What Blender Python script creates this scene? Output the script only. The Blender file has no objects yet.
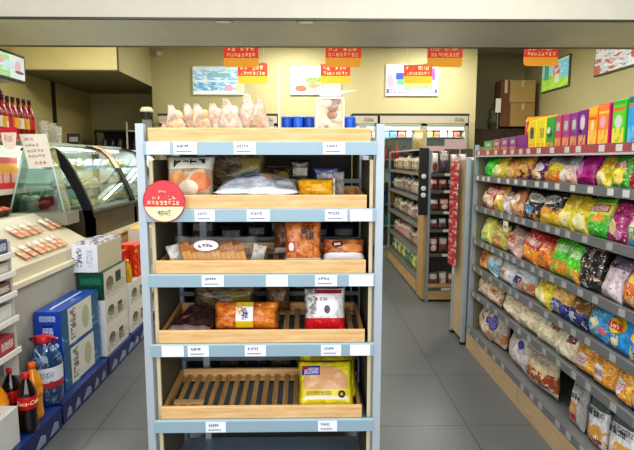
import bpy, bmesh, math, random
from mathutils import Vector, Matrix, noise
S = bpy.context.scene
C = bpy.data.collections.new('shop'); S.collection.children.link(C)
PI = math.pi
RND = random.Random(7)

# ------------------------------------------------------------ camera
F = 520.0; PITCH = math.radians(7.13); YAW = math.radians(1.1); H = 1.5
cam_d = bpy.data.cameras.new('camera'); cam = bpy.data.objects.new('camera', cam_d)
cam.location = (0, 0, H); cam.rotation_euler = (PI/2-PITCH, 0, -YAW)
cam_d.sensor_width = 36; cam_d.lens = F/634*36; cam_d.clip_start = .05
C.objects.link(cam); S.camera = cam
_R = Matrix.Rotation(-YAW, 3, 'Z') @ Matrix.Rotation(PI/2-PITCH, 3, 'X')
def ray(px, py):
    return _R @ Vector(((px-317)/F, (225-py)/F, -1))
def at(px, py, X=None, Y=None, Z=None):
    d = ray(px, py)
    if X is not None: k = X/d.x
    elif Y is not None: k = Y/d.y
    else: k = (Z-H)/d.z
    return Vector((d.x*k, d.y*k, H+d.z*k))
def depth(px, X, z):          # depth along the line (X, ., z) that a photo column falls on
    lo, hi = .5, 12
    inv = _R.transposed()
    for _ in range(40):
        m = (lo+hi)/2; v = inv @ Vector((X, m, z-H)); x = 317+F*v.x/-v.z
        if (X > 0) == (x > px): lo = m
        else: hi = m
    return lo

# ------------------------------------------------------------ materials
def col(c):
    if isinstance(c, str):
        c = c.lstrip('#'); c = [int(c[i:i+2], 16)/255 for i in (0, 2, 4)]
        c = [x/12.92 if x <= .04045 else ((x+.055)/1.055)**2.4 for x in c]
    return (c[0], c[1], c[2], 1)
class NT:
    def __init__(s, name):
        s.m = bpy.data.materials.new(name); s.m.use_nodes = True
        s.t = s.m.node_tree; s.n = s.t.nodes; s.n.clear()
        s.out = s.n.new('ShaderNodeOutputMaterial')
    def new(s, k, **kw):
        n = s.n.new(k)
        for a, b in kw.items(): setattr(n, a, b)
        return n
    def link(s, a, b): s.t.links.new(a, b)
    def put(s, sock, v):
        if hasattr(v, 'is_output'): s.link(v, sock)
        else: sock.default_value = v
    def math(s, op, a, b=0., c=0.):
        n = s.new('ShaderNodeMath', operation=op)
        s.put(n.inputs[0], a); s.put(n.inputs[1], b); s.put(n.inputs[2], c)
        return n.outputs[0]
    def mix(s, f, a, b):
        n = s.new('ShaderNodeMix', data_type='RGBA')
        s.put(n.inputs[0], f); s.put(n.inputs[6], a); s.put(n.inputs[7], b)
        return n.outputs[2]
    def noise(s, vec, scale, detail=3., rough=.55):
        n = s.new('ShaderNodeTexNoise'); s.put(n.inputs['Vector'], vec)
        n.inputs['Scale'].default_value = scale; n.inputs['Detail'].default_value = detail
        n.inputs['Roughness'].default_value = rough
        return n.outputs[0]
    def bsdf(s, base, rough=.5, metal=0., bump=None, bstr=.3, bdist=.01, spec=.5, emit=None, estr=0., alpha=None, coat=0.):
        p = s.new('ShaderNodeBsdfPrincipled')
        s.put(p.inputs['Base Color'], base); s.put(p.inputs['Roughness'], rough)
        p.inputs['Metallic'].default_value = metal
        p.inputs['Specular IOR Level'].default_value = spec
        p.inputs['Coat Weight'].default_value = coat
        if emit is not None:
            s.put(p.inputs['Emission Color'], emit); p.inputs['Emission Strength'].default_value = estr
        if alpha is not None: s.put(p.inputs['Alpha'], alpha)
        if bump is not None:
            b = s.new('ShaderNodeBump'); b.inputs['Strength'].default_value = bstr
            b.inputs['Distance'].default_value = bdist
            s.link(bump, b.inputs['Height']); s.link(b.outputs[0], p.inputs['Normal'])
        s.link(p.outputs[0], s.out.inputs[0])
        return p
_cache = {}
def plain(c, rough=.5, metal=0., var=.06, scale=6., bump=0., coat=0., emit=0.):
    k = ('p', c, rough, metal, var, scale, bump, coat, emit)
    if k in _cache: return _cache[k]
    t = NT('paint'); tc = t.new('ShaderNodeTexCoord').outputs['Object']
    n = t.noise(tc, scale)
    c0 = col(c); lo = tuple(x*(1-var*1.5) for x in c0[:3])+(1,); hi = tuple(min(1, x*(1+var)) for x in c0[:3])+(1,)
    cc = t.mix(n, lo, hi)
    t.bsdf(cc, rough, metal, bump=n if bump else None, bstr=bump, coat=coat, emit=cc if emit else None, estr=emit)
    _cache[k] = t.m; return t.m
def wood(c='#d9b483', dark='#b98a55', axis=0, rough=.55):
    k = ('w', c, dark, axis)
    if k in _cache: return _cache[k]
    t = NT('wood'); tc = t.new('ShaderNodeTexCoord').outputs['Object']
    mp = t.new('ShaderNodeMapping'); t.link(tc, mp.inputs[0])
    sc = [28, 28, 28]; sc[axis] = 2.2; mp.inputs['Scale'].default_value = sc
    n = t.noise(mp.outputs[0], 2.2, 5, .65)
    r = t.new('ShaderNodeValToRGB'); t.link(n, r.inputs[0])
    r.color_ramp.elements[0].position = .32; r.color_ramp.elements[0].color = col(dark)
    r.color_ramp.elements[1].position = .62; r.color_ramp.elements[1].color = col(c)
    big = t.noise(tc, 3.2, 1)
    cc = t.mix(t.math('MULTIPLY', big, .35), r.outputs[0], col(dark))
    t.bsdf(cc, rough, bump=n, bstr=.15, bdist=.002)
    _cache[k] = t.m; return t.m
# print layers, in the 0..1 frame of a pack's face
def E(cx, cz, rx, rz, c): return ('E', cx, cz, rx, rz, c)
def B(z0, z1, c): return ('R', -1, 2, z0, z1, c)
def R(x0, x1, z0, z1, c): return ('R', x0, x1, z0, z1, c)
def N(x0, x1, z0, z1, s, th, c): return ('N', x0, x1, z0, z1, s, th, c)
def T(x0, x1, z0, z1, c): return ('T', x0, x1, z0, z1, c)
def printed(base, layers=(), rough=.35, axis='XZ', emit=0., wrinkle=0., alpha=None, seed=0., coat=0., metal=0.):
    k = ('print', base, tuple(layers), rough, axis, emit, wrinkle, alpha, seed, coat, metal)
    if k in _cache: return _cache[k]
    t = NT('print'); tcn = t.new('ShaderNodeTexCoord'); g = tcn.outputs['Generated']
    sp = t.new('ShaderNodeSeparateXYZ'); t.link(g, sp.inputs[0])
    ix = {'X': 0, 'Y': 1, 'Z': 2}
    u = sp.outputs[ix[axis[0]]]; v = sp.outputs[ix[axis[1]]]
    cur = col(base)
    wob = t.noise(g, 3.1, 2)
    cmb = t.new('ShaderNodeCombineXYZ'); t.link(u, cmb.inputs[0]); t.link(v, cmb.inputs[1]); cmb.inputs[2].default_value = seed
    base_n = cmb.outputs[0]
    if wrinkle:
        wob = t.noise(g, 6.5, 4, .7); wr_ = t.new('ShaderNodeMapRange'); t.link(wob, wr_.inputs[0]); wr_.inputs[1].default_value = .35; wr_.inputs[2].default_value = .65
        hi = tuple(min(1, x*1.12+.03) for x in col(base)[:3])+(1,); lo = tuple(x*.62 for x in col(base)[:3])+(1,)  # light and dark of crumples put into the base colour as noise
        cur = t.mix(wr_.outputs[0], lo, hi)
    def rect(x0, x1, z0, z1):
        a = t.math('COMPARE', u, (x0+x1)/2, abs(x1-x0)/2); b = t.math('COMPARE', v, (z0+z1)/2, abs(z1-z0)/2)
        return t.math('MULTIPLY', a, b)
    for L in layers:
        if L[0] == 'E':
            a = t.math('DIVIDE', t.math('SUBTRACT', u, L[1]), L[3]); b = t.math('DIVIDE', t.math('SUBTRACT', v, L[2]), L[4])
            r2 = t.math('ADD', t.math('MULTIPLY', a, a), t.math('MULTIPLY', b, b))
            f = t.math('LESS_THAN', r2, 1.)
        elif L[0] == 'R': f = rect(*L[1:5])
        elif L[0] == 'N':
            n = t.noise(base_n, L[5], 5, .68)
            f = t.math('MULTIPLY', rect(*L[1:5]), t.math('GREATER_THAN', n, L[6]))
        elif L[0] == 'T':
            mp = t.new('ShaderNodeMapping'); t.link(base_n, mp.inputs[0])
            zz = abs(L[4]-L[3]); mp.inputs['Scale'].default_value = (2.2/max(zz, .05), 3./max(zz, .05), 1)
            n = t.noise(mp.outputs[0], 2.6, 3, .8)
            f = t.math('MULTIPLY', rect(*L[1:5]), t.math('GREATER_THAN', n, .5))
        cur = t.mix(f, cur, col(L[-1]))
    bump = t.noise(tcn.outputs['Object'], 24, 3, .6) if wrinkle else None
    t.bsdf(cur, rough, metal, bump=bump, bstr=wrinkle, bdist=.012, emit=cur if emit else None, estr=emit, alpha=alpha, coat=coat)
    _cache[k] = t.m; return t.m
def glass(tint='#e8f4f0', amt=.12, rough=.03, name='glass'):
    k = ('g', tint, amt, rough)
    if k in _cache: return _cache[k]
    t = NT(name)
    tr = t.new('ShaderNodeBsdfTransparent'); tr.inputs[0].default_value = col(tint)
    gl = t.new('ShaderNodeBsdfGlossy'); gl.inputs['Roughness'].default_value = rough
    fr = t.new('ShaderNodeLayerWeight'); fr.inputs[0].default_value = .35
    m = t.new('ShaderNodeMixShader')
    t.link(t.math('ADD', t.math('MULTIPLY', fr.outputs[1], .5), amt), m.inputs[0])
    t.link(tr.outputs[0], m.inputs[1]); t.link(gl.outputs[0], m.inputs[2]); t.link(m.outputs[0], t.out.inputs[0])
    _cache[k] = t.m; return t.m
def film(tint='#f4f4f4', op=.35, rough=.18, scale=22, white='#f2efe9'):
    """clear crinkled plastic: part see-through, part milky with gloss"""
    k = ('f', tint, op, rough, scale, white)
    if k in _cache: return _cache[k]
    t = NT('plastic_film'); tc = t.new('ShaderNodeTexCoord').outputs['Object']
    n = t.noise(tc, scale, 4, .65)
    tr = t.new('ShaderNodeBsdfTransparent'); tr.inputs[0].default_value = col(tint)
    p = t.new('ShaderNodeBsdfPrincipled'); p.inputs['Base Color'].default_value = col(white)
    p.inputs['Roughness'].default_value = rough; p.inputs['Specular IOR Level'].default_value = .9
    b = t.new('ShaderNodeBump'); b.inputs['Strength'].default_value = .8; b.inputs['Distance'].default_value = .015
    t.link(n, b.inputs['Height']); t.link(b.outputs[0], p.inputs['Normal'])
    mr = t.new('ShaderNodeMapRange'); t.link(n, mr.inputs[0])
    mr.inputs[1].default_value = .35; mr.inputs[2].default_value = .7; mr.inputs[3].default_value = op*.35; mr.inputs[4].default_value = min(1, op*1.9)
    m = t.new('ShaderNodeMixShader'); t.link(mr.outputs[0], m.inputs[0])
    t.link(tr.outputs[0], m.inputs[1]); t.link(p.outputs[0], m.inputs[2]); t.link(m.outputs[0], t.out.inputs[0])
    _cache[k] = t.m; return t.m

# ------------------------------------------------------------ mesh helpers
class MB:
    def __init__(s): s.bm = bmesh.new(); s.mats = []
    def mi(s, m):
        if m is None: return 0
        if m not in s.mats: s.mats.append(m)
        return s.mats.index(m)
    def box(s, x0, x1, y0, y1, z0, z1, m=None, bev=0., rot=None, faces=None):
        """faces: dict of '-x','+x','-y','+y','-z','+z' -> material"""
        v = [s.bm.verts.new(p) for p in [(x0,y0,z0),(x1,y0,z0),(x1,y1,z0),(x0,y1,z0),(x0,y0,z1),(x1,y0,z1),(x1,y1,z1),(x0,y1,z1)]]
        idx = {'-z': (3,2,1,0), '+z': (4,5,6,7), '-y': (0,1,5,4), '+x': (1,2,6,5), '+y': (2,3,7,6), '-x': (3,0,4,7)}
        fs = []
        for k, q in idx.items():
            f = s.bm.faces.new([v[i] for i in q]); f.material_index = s.mi((faces or {}).get(k, m)); fs.append(f)
        if rot is not None: bmesh.ops.transform(s.bm, matrix=rot, verts=v)
        if bev:
            es = list({e for f in fs for e in f.edges})
            bmesh.ops.bevel(s.bm, geom=es, offset=bev, segments=2, affect='EDGES', profile=.6)
        return s
    def prism(s, pts, axis, a, b, m=None):
        """pts 2-D outline swept along axis from a to b"""
        def P(p, t):
            return {'x': (t, p[0], p[1]), 'y': (p[0], t, p[1]), 'z': (p[0], p[1], t)}[axis]
        A = [s.bm.verts.new(P(p, a)) for p in pts]; Bv = [s.bm.verts.new(P(p, b)) for p in pts]
        k = s.mi(m); n = len(pts); fs = []
        for i in range(n):
            fs.append(s.bm.faces.new((A[i], A[(i+1) % n], Bv[(i+1) % n], Bv[i])))
        fs.append(s.bm.faces.new(A[::-1])); fs.append(s.bm.faces.new(Bv))
        for f in fs: f.material_index = k
        return s
    def lathe(s, prof, seg=20, cx=0, cy=0, m=None, sx=1, sy=1, caps=True):
        k = s.mi(m); rings = []
        for r, z in prof:
            rings.append([s.bm.verts.new((cx+sx*r*math.cos(2*PI*i/seg), cy+sy*r*math.sin(2*PI*i/seg), z)) for i in range(seg)])
        for a, b in zip(rings, rings[1:]):
            for i in range(seg):
                f = s.bm.faces.new((a[i], a[(i+1) % seg], b[(i+1) % seg], b[i])); f.material_index = k; f.smooth = True
        if caps:
            f = s.bm.faces.new(rings[0][::-1]); f.material_index = k
            f = s.bm.faces.new(rings[-1]); f.material_index = k
        return s
    def tube(s, pts, r, seg=8, m=None):
        k = s.mi(m); pts = [Vector(p) for p in pts]; rings = []
        for i, p in enumerate(pts):
            d = (pts[min(i+1, len(pts)-1)]-pts[max(i-1, 0)]).normalized()
            a = d.cross(Vector((0, 0, 1)) if abs(d.z) < .9 else Vector((1, 0, 0))).normalized(); b = d.cross(a)
            rr = r[i] if isinstance(r, (list, tuple)) else r
            rings.append([s.bm.verts.new(p+a*rr*math.cos(2*PI*j/seg)+b*rr*math.sin(2*PI*j/seg)) for j in range(seg)])
        for a, b in zip(rings, rings[1:]):
            for i in range(seg):
                f = s.bm.faces.new((a[i], a[(i+1) % seg], b[(i+1) % seg], b[i])); f.material_index = k; f.smooth = True
        f = s.bm.faces.new(rings[0][::-1]); f.material_index = k
        f = s.bm.faces.new(rings[-1]); f.material_index = k
        return s
    def blob(s, cx, cy, cz, rx, ry, rz, seed=0, amp=.12, m=None, sub=2):
        r = bmesh.ops.create_icosphere(s.bm, subdivisions=sub, radius=1)
        k = s.mi(m); vs = r['verts']
        for v in vs:
            d = 1+amp*noise.noise(v.co*2.3+Vector((seed*3.7, seed, 0)))
            v.co = Vector((cx+v.co.x*rx*d, cy+v.co.y*ry*d, cz+v.co.z*rz*d))
        for f in {f for v in vs for f in v.link_faces}: f.smooth = True; f.material_index = k
        return s
    def pillow(s, w, h, t, seed=0, seal=.07, wr=1., nx=14, nz=16, m=None, pinch=.07, sealm=None, belly=0.):
        """stuffed bag standing on z=0, front towards -y"""
        k = s.mi(m); k2 = s.mi(sealm) if sealm else k
        rings = {}
        def pt(side, i, j):
            u = -1+2*i/nx; v = -1+2*j/nz
            vin = max(-1, min(1, v/(1-seal)))
            pu = max(0, 1-abs(u)**2.6)**.55; pv = max(0, 1-abs(vin)**2.4)**.6
            ny = pu*pv*(1-belly*vin)
            n = noise.noise(Vector((u*1.7+seed*5.1, v*1.7+seed, side*2)))
            wrk = math.sin(u*9+seed+n*5)*(abs(vin)**3)*pu*(1-(abs(vin) >= 1)*.6)
            y = side*(t/2*ny*(1+.35*n*wr)+t*.06*wr*wrk*(.3 if abs(vin) < 1 else .15))
            x = u*w/2*(1-pinch*math.cos(v*PI/2))+.012*w*wr*noise.noise(Vector((seed, v*3, 7)))
            z = h/2*(1+v*(1-.04*math.cos(u*PI/2)))+.01*h*wr*noise.noise(Vector((u*2.5, seed*2, v)))*(v > 0)
            return (x, y, max(z, 0) if v < 0 else z)
        V = {}
        for side in (-1, 1):
            for i in range(nx+1):
                for j in range(nz+1):
                    edge = i in (0, nx) or j in (0, nz)
                    if edge and side == 1: V[1, i, j] = V[-1, i, j]; continue
                    p = pt(side, i, j)
                    if edge: p = (p[0], 0 if i in (0, nx) else p[1]*.5, p[2])
                    V[side, i, j] = s.bm.verts.new(p)
        for side in (-1, 1):
            for i in range(nx):
                for j in range(nz):
                    q = [V[side, i, j], V[side, i+1, j], V[side, i+1, j+1], V[side, i, j+1]]
                    if side == 1: q.reverse()
                    try: f = s.bm.faces.new(q)
                    except ValueError: continue
                    v = abs(-1+2*(j+.5)/nz); f.material_index = k2 if v > 1-seal else k; f.smooth = True
        return s
    def glyphs(s, x0, x1, z0, z1, n, y=0, seed=1, m=None, th=.0015):
        """row of n pseudo characters built of strokes, facing -y"""
        r = random.Random(seed); w = (x1-x0)/n; hh = z1-z0; t = min(w, hh)*.13
        for c in range(n):
            a = x0+c*w+w*.1; b = x0+(c+1)*w-w*.1
            for _ in range(3):
                z = z0+hh*r.choice((.08, .3, .5, .7, .9)); s.box(a+r.random()*w*.15, b-r.random()*w*.15, y-th, y, z-t/2, z+t/2, m)
            for _ in range(2):
                x = a+(b-a)*r.choice((.1, .35, .5, .65, .9)); s.box(x-t/2, x+t/2, y-th, y, z0+hh*r.random()*.3, z1-hh*r.random()*.25, m)
        return s
    def xf(s, M): bmesh.ops.transform(s.bm, matrix=M, verts=s.bm.verts[:]); return s
    def build(s, name, m=None, parent=None, loc=None, rot=None, smooth=False):
        me = bpy.data.meshes.new(name)
        bmesh.ops.recalc_face_normals(s.bm, faces=s.bm.faces[:])
        if smooth:
            for f in s.bm.faces: f.smooth = True
        s.bm.to_mesh(me); s.bm.free()
        mats = s.mats if s.mats and s.mats != [None] else [m]
        for q in mats: me.materials.append(q if q is not None else m)
        o = bpy.data.objects.new(name, me); C.objects.link(o)
        if parent is not None: o.parent = parent
        if loc is not None: o.location = loc
        if rot is not None: o.rotation_euler = rot
        return o
def tag(o, label=None, cat=None, group=None, kind=None):
    if label: o['label'] = label
    if cat: o['category'] = cat
    if group: o['group'] = group
    if kind: o['kind'] = kind
    return o
def thing(name, label, cat, loc=(0, 0, 0), rot=(0, 0, 0), group=None):
    o = bpy.data.objects.new(name, None); C.objects.link(o); o.location = loc; o.rotation_euler = rot
    o.empty_display_size = .05
    return tag(o, label, cat, group)
def struct(name, mb, m=None): return tag(mb.build(name, m), kind='structure')
def dup(root, loc, rot=None, label=None):
    r = root.copy(); C.objects.link(r); r.location = loc
    if rot is not None: r.rotation_euler = rot
    if label: r['label'] = label
    for ch in [o for o in C.objects if o.parent == root]:
        c = ch.copy(); C.objects.link(c); c.parent = r
        for g in [o for o in C.objects if o.parent == ch]:
            d = g.copy(); C.objects.link(d); d.parent = c
    return r
def text_mesh(body, size, m, parent, name='lettering', extrude=.0008, curve_r=None, loc=(0, 0, 0), shear=0., face='-y'):
    cu = bpy.data.curves.new('t', 'FONT'); cu.body = body; cu.size = size; cu.align_x = 'CENTER'; cu.align_y = 'CENTER'
    cu.extrude = extrude; cu.shear = shear
    ob = bpy.data.objects.new('t', cu); C.objects.link(ob)
    bpy.context.view_layer.update()
    me = bpy.data.meshes.new_from_object(ob.evaluated_get(bpy.context.evaluated_depsgraph_get()))
    bpy.data.objects.remove(ob); bpy.data.curves.remove(cu)
    for v in me.vertices:
        x, y, z = v.co
        if curve_r: a = x/curve_r; r = curve_r+z; v.co = (r*math.sin(a), -r*math.cos(a), y)
        else: v.co = (x, -z, y)
    me.name = name; me.materials.clear(); me.materials.append(m)
    o = bpy.data.objects.new(name, me); C.objects.link(o); o.parent = parent; o.location = loc
    return o
ordn = ['first', 'second', 'third', 'fourth', 'fifth', 'sixth', 'seventh', 'eighth', 'ninth', 'tenth', 'eleventh', 'twelfth', 'thirteenth', 'fourteenth', 'fifteenth', 'sixteenth', 'seventeenth', 'eighteenth']
# ============================================================ THE ROOM
CREAM = '#bdb588'
wallm = plain(CREAM, .6, var=.03, scale=1.5)
wallw = plain('#cfc498', .6, var=.03, scale=1.5)
dimw = plain('#b9b384', .65, var=.05, scale=1.5)
def tile_mat():
    t = NT('floor_tile'); g = t.new('ShaderNodeNewGeometry').outputs['Position']
    sp = t.new('ShaderNodeSeparateXYZ'); t.link(g, sp.inputs[0])
    T0 = .695
    fx = t.math('FRACT', t.math('DIVIDE', t.math('SUBTRACT', sp.outputs[0], .907-7*T0), T0))
    fy = t.math('FRACT', t.math('DIVIDE', t.math('SUBTRACT', sp.outputs[1], 2.78-9*T0), T0))
    jx = t.math('LESS_THAN', t.math('ABSOLUTE', t.math('SUBTRACT', fx, .5)), .4945)
    jy = t.math('LESS_THAN', t.math('ABSOLUTE', t.math('SUBTRACT', fy, .5)), .4945)
    j = t.math('MULTIPLY', jx, jy)
    n = t.noise(g, 5, 5, .6); n2 = t.noise(g, 90, 3, .6)
    c = t.mix(n, col('#5d5f60'), col('#656768')); c = t.mix(t.math('MULTIPLY', n2, .10), c, col('#5f605b'))
    c = t.mix(j, col('#434445'), c)
    r = t.math('MULTIPLY_ADD', n, .15, .30)
    t.bsdf(c, r, spec=.5)
    return t.m
struct('floor', MB().box(-4.1, 4.2, -1.5, 10, -.1, 0), tile_mat())
struct('ceiling', MB().box(-4.1, 4.2, 4.5, 10, 3.35, 3.45), plain('#c9c5b0', .7))
struct('wall_right', MB().box(3.94, 4.06, 1.2, 10, 0, 3.35), wallm)
struct('wall_left', MB().box(-3.96, -3.8, 1.2, 10, 0, 3.35), plain('#b8ac76', .6, var=.03))
struct('wall_back', MB().box(-2.455, 2.72, 8.5, 8.62, 0, 3.35).box(2.60, 2.72, 8.62, 9.6, 0, 3.35).box(-2.455, -2.33, 8.62, 9.45, 0, 3.35), wallm)
struct('wall_recess', MB().box(2.72, 3.94, 9.6, 9.7, 0, 3.35), plain('#b4b08c', .65))
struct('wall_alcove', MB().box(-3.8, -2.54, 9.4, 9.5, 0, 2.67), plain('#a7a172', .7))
# bulkhead over the food counter
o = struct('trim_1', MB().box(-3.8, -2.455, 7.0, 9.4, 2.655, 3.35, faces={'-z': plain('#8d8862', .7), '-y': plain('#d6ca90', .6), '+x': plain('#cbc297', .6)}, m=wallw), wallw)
struct('trim_2', MB().box(-3.8, -2.455, 6.985, 7.0, 2.64, 2.66).box(-2.455, -2.443, 6.985, 7.02, 2.65, 3.3), plain('#5b563e', .6))
# lintel over the shop entrance: cream face, satin grey soffit
soff = plain('#e6e2cf', .36, .05, var=.10, scale=2.2)
struct('wall_front', MB().box(-4.1, 4.2, 3.72, 4.56, 2.452, 3.6, m=plain('#cdc9b9', .6), faces={'-z': soff}), None)
struct('trim_3', MB().box(-4.1, 4.2, 3.70, 3.722, 2.448, 2.462), plain('#4a463c', .4, .3))
struct('trim_4', MB().box(-4.1, 4.2, 4.55, 4.585, 2.446, 2.457), plain('#76725f', .3, .6))
struct('baseboard_back', MB().box(-2.54, 2.72, 8.485, 8.5, 0, .1), plain('#6d6a60', .5))
struct('baseboard_right', MB().box(3.925, 3.94, 1.3, 9.6, 0, .1), plain('#6d6a60', .5))

# ceiling light panels (in the room beyond the lintel)
k = 0
for x in (-2.4, -.2, 2.0):
    for y in (5.6, 7.6):
        if x < -2 and y > 7: continue
        t = thing('ceiling_light', ['square ceiling light panel, left of the room', 'square ceiling light panel in the middle of the room', 'square ceiling light panel, right of the room'][[-2.4, -.2, 2.0].index(x)]+[', near the lintel', ', near the back wall'][y > 7], 'ceiling light', (x, y, 3.35), group='ceiling light panels')
        MB().box(-.32, .32, -.32, .32, -.03, 0).build('frame', plain('#dddddd', .4), t)
        MB().box(-.29, .29, -.29, .29, -.036, -.028).build('diffuser', printed('#fffaf0', emit=3), t)
# soffit spotlights
for x, w in ((at(224, 18, Y=3.8).x, 'left'), (at(306, 18, Y=3.8).x, 'right')):
    t = thing('downlight', 'small round recessed downlight in the lintel soffit, the %s of two' % w, 'downlight', (x, 3.765, 2.452), group='downlights in the soffit')
    MB().lathe([(.075, -.004), (.075, 0)], 20, sy=.45).build('ring', plain('#c9c6bb', .3, .5), t)
    MB().lathe([(.055, -.006), (.055, -.003)], 20, sy=.45).build('lamp_glass', printed('#fff6e0', emit=.1), t)
# security camera
p = at(158, 52, Y=8.4)
t = thing('security_camera', 'small white dome security camera high on the back wall', 'camera', (p.x, 8.5, p.z))
MB().box(-.05, .05, -.03, 0, -.04, .04, bev=.01).build('mount', plain('#dedbd0', .4), t)
MB().blob(0, -.07, -.01, .05, .05, .05, amp=0).build('dome', plain('#cfccc2', .2), t)

# ---------------------------------------------------------- posters on the walls
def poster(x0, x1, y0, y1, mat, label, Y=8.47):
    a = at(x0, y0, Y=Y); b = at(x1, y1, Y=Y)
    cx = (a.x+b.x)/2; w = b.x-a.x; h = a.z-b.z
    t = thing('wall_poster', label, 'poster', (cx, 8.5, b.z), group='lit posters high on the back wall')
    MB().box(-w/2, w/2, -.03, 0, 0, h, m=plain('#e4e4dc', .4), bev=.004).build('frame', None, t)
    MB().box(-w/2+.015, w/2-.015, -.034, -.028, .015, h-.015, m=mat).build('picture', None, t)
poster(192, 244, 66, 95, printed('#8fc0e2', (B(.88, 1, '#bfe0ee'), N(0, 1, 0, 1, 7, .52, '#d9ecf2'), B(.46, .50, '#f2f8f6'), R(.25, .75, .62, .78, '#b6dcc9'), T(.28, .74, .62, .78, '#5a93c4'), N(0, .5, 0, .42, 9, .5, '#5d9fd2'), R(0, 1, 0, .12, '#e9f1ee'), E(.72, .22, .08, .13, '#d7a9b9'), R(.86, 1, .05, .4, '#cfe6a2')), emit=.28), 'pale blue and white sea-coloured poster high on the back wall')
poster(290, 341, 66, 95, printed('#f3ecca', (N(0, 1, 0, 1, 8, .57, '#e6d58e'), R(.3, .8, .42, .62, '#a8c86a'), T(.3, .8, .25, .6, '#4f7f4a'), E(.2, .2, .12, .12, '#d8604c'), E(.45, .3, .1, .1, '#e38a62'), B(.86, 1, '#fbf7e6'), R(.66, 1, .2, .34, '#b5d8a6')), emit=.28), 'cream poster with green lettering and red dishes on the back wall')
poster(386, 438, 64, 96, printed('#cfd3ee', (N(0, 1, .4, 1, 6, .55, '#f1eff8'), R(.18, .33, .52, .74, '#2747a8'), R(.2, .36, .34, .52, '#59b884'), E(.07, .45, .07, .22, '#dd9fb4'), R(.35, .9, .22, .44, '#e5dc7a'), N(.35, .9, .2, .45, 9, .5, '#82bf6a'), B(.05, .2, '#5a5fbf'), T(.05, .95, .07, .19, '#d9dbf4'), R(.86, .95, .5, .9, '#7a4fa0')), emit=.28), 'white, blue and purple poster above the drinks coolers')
def side_poster(px0, px1, mat, label, z0, z1):
    y0 = depth(px0, 3.9, (z0+z1)/2); y1 = depth(px1, 3.9, (z0+z1)/2)
    t = thing('wall_poster', label, 'poster', (3.94, (y0+y1)/2, z0)); w = abs(y0-y1)
    MB().box(-.03, 0, -w/2, w/2, 0, z1-z0, m=plain('#5d6a52', .4), bev=.004).build('frame', None, t)
    MB().box(-.034, -.028, -w/2+.02, w/2-.02, .02, z1-z0-.02, m=mat).build('picture', None, t)
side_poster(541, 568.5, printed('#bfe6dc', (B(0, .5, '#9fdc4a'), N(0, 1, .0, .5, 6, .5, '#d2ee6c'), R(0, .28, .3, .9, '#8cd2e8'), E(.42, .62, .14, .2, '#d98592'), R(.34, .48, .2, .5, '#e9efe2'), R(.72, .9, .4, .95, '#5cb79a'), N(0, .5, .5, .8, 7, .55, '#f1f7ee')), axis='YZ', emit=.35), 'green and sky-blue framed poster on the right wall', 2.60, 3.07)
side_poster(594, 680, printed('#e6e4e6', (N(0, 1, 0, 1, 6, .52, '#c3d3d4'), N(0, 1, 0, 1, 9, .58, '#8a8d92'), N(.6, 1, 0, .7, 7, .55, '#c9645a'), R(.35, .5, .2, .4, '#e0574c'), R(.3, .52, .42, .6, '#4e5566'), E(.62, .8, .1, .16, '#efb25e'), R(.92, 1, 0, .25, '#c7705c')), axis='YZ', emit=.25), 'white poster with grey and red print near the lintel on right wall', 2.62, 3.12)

# ---------------------------------------------------------- red and yellow hanging promotion signs
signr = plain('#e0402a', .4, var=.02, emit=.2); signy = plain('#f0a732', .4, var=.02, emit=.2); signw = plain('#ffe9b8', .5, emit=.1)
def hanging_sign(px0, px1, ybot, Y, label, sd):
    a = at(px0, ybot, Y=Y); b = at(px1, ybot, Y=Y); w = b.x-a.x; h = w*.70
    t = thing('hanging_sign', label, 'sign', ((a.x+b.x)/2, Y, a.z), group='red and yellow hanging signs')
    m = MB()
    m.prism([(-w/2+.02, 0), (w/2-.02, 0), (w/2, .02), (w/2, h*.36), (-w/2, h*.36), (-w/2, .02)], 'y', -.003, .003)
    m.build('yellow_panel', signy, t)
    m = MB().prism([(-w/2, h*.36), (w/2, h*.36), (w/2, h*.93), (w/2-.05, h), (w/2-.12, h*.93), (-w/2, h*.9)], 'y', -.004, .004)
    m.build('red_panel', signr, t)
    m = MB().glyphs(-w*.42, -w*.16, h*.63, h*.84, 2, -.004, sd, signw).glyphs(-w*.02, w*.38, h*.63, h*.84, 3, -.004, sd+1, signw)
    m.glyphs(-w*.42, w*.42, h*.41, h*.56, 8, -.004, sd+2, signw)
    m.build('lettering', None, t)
    for s in (-1, 1):
        MB().tube([(s*w*.38, 0, h*.9), (s*w*.38, 0, 3.35-a.z)], .0015, 5).build('hanging_thread', plain('#d8d4c0', .5), t)
hanging_sign(224, 258.5, 67, 5.2, 'red and yellow hanging sign cut off by the lintel, first from left', 3)
hanging_sign(238, 267.5, 83.5, 6.4, 'lower red and yellow hanging sign overlapping the pale blue poster', 13)
hanging_sign(325.5, 361, 67, 5.2, 'red and yellow hanging sign under the lintel, above right of cream poster', 23)
hanging_sign(320.5, 350, 83.5, 6.4, 'lower red and yellow hanging sign overlapping the cream poster', 33)
hanging_sign(427, 462, 67, 5.2, 'red and yellow hanging sign under the lintel above the right cooler', 43)
hanging_sign(403.5, 432, 83.5, 6.4, 'lower red and yellow hanging sign in front of the purple poster', 53)
hanging_sign(523.5, 557.5, 66, 5.2, 'red and yellow hanging sign before the stacked brown cartons, rightmost', 63)
# thin white pole behind the bread rack
p = at(278.5, 66, Y=7.0)
t = thing('display_pole', 'thin white upright pole standing behind the bread rack', 'pole', (p.x, 7.0, 0))
MB().tube([(0, 0, .02), (0, 0, p.z)], .012, 8).build('pole', plain('#e8e4d4', .4), t)
MB().lathe([(.16, 0), (.16, .015), (.03, .03)], 20).build('base', plain('#bfbcb0', .4), t)

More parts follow.
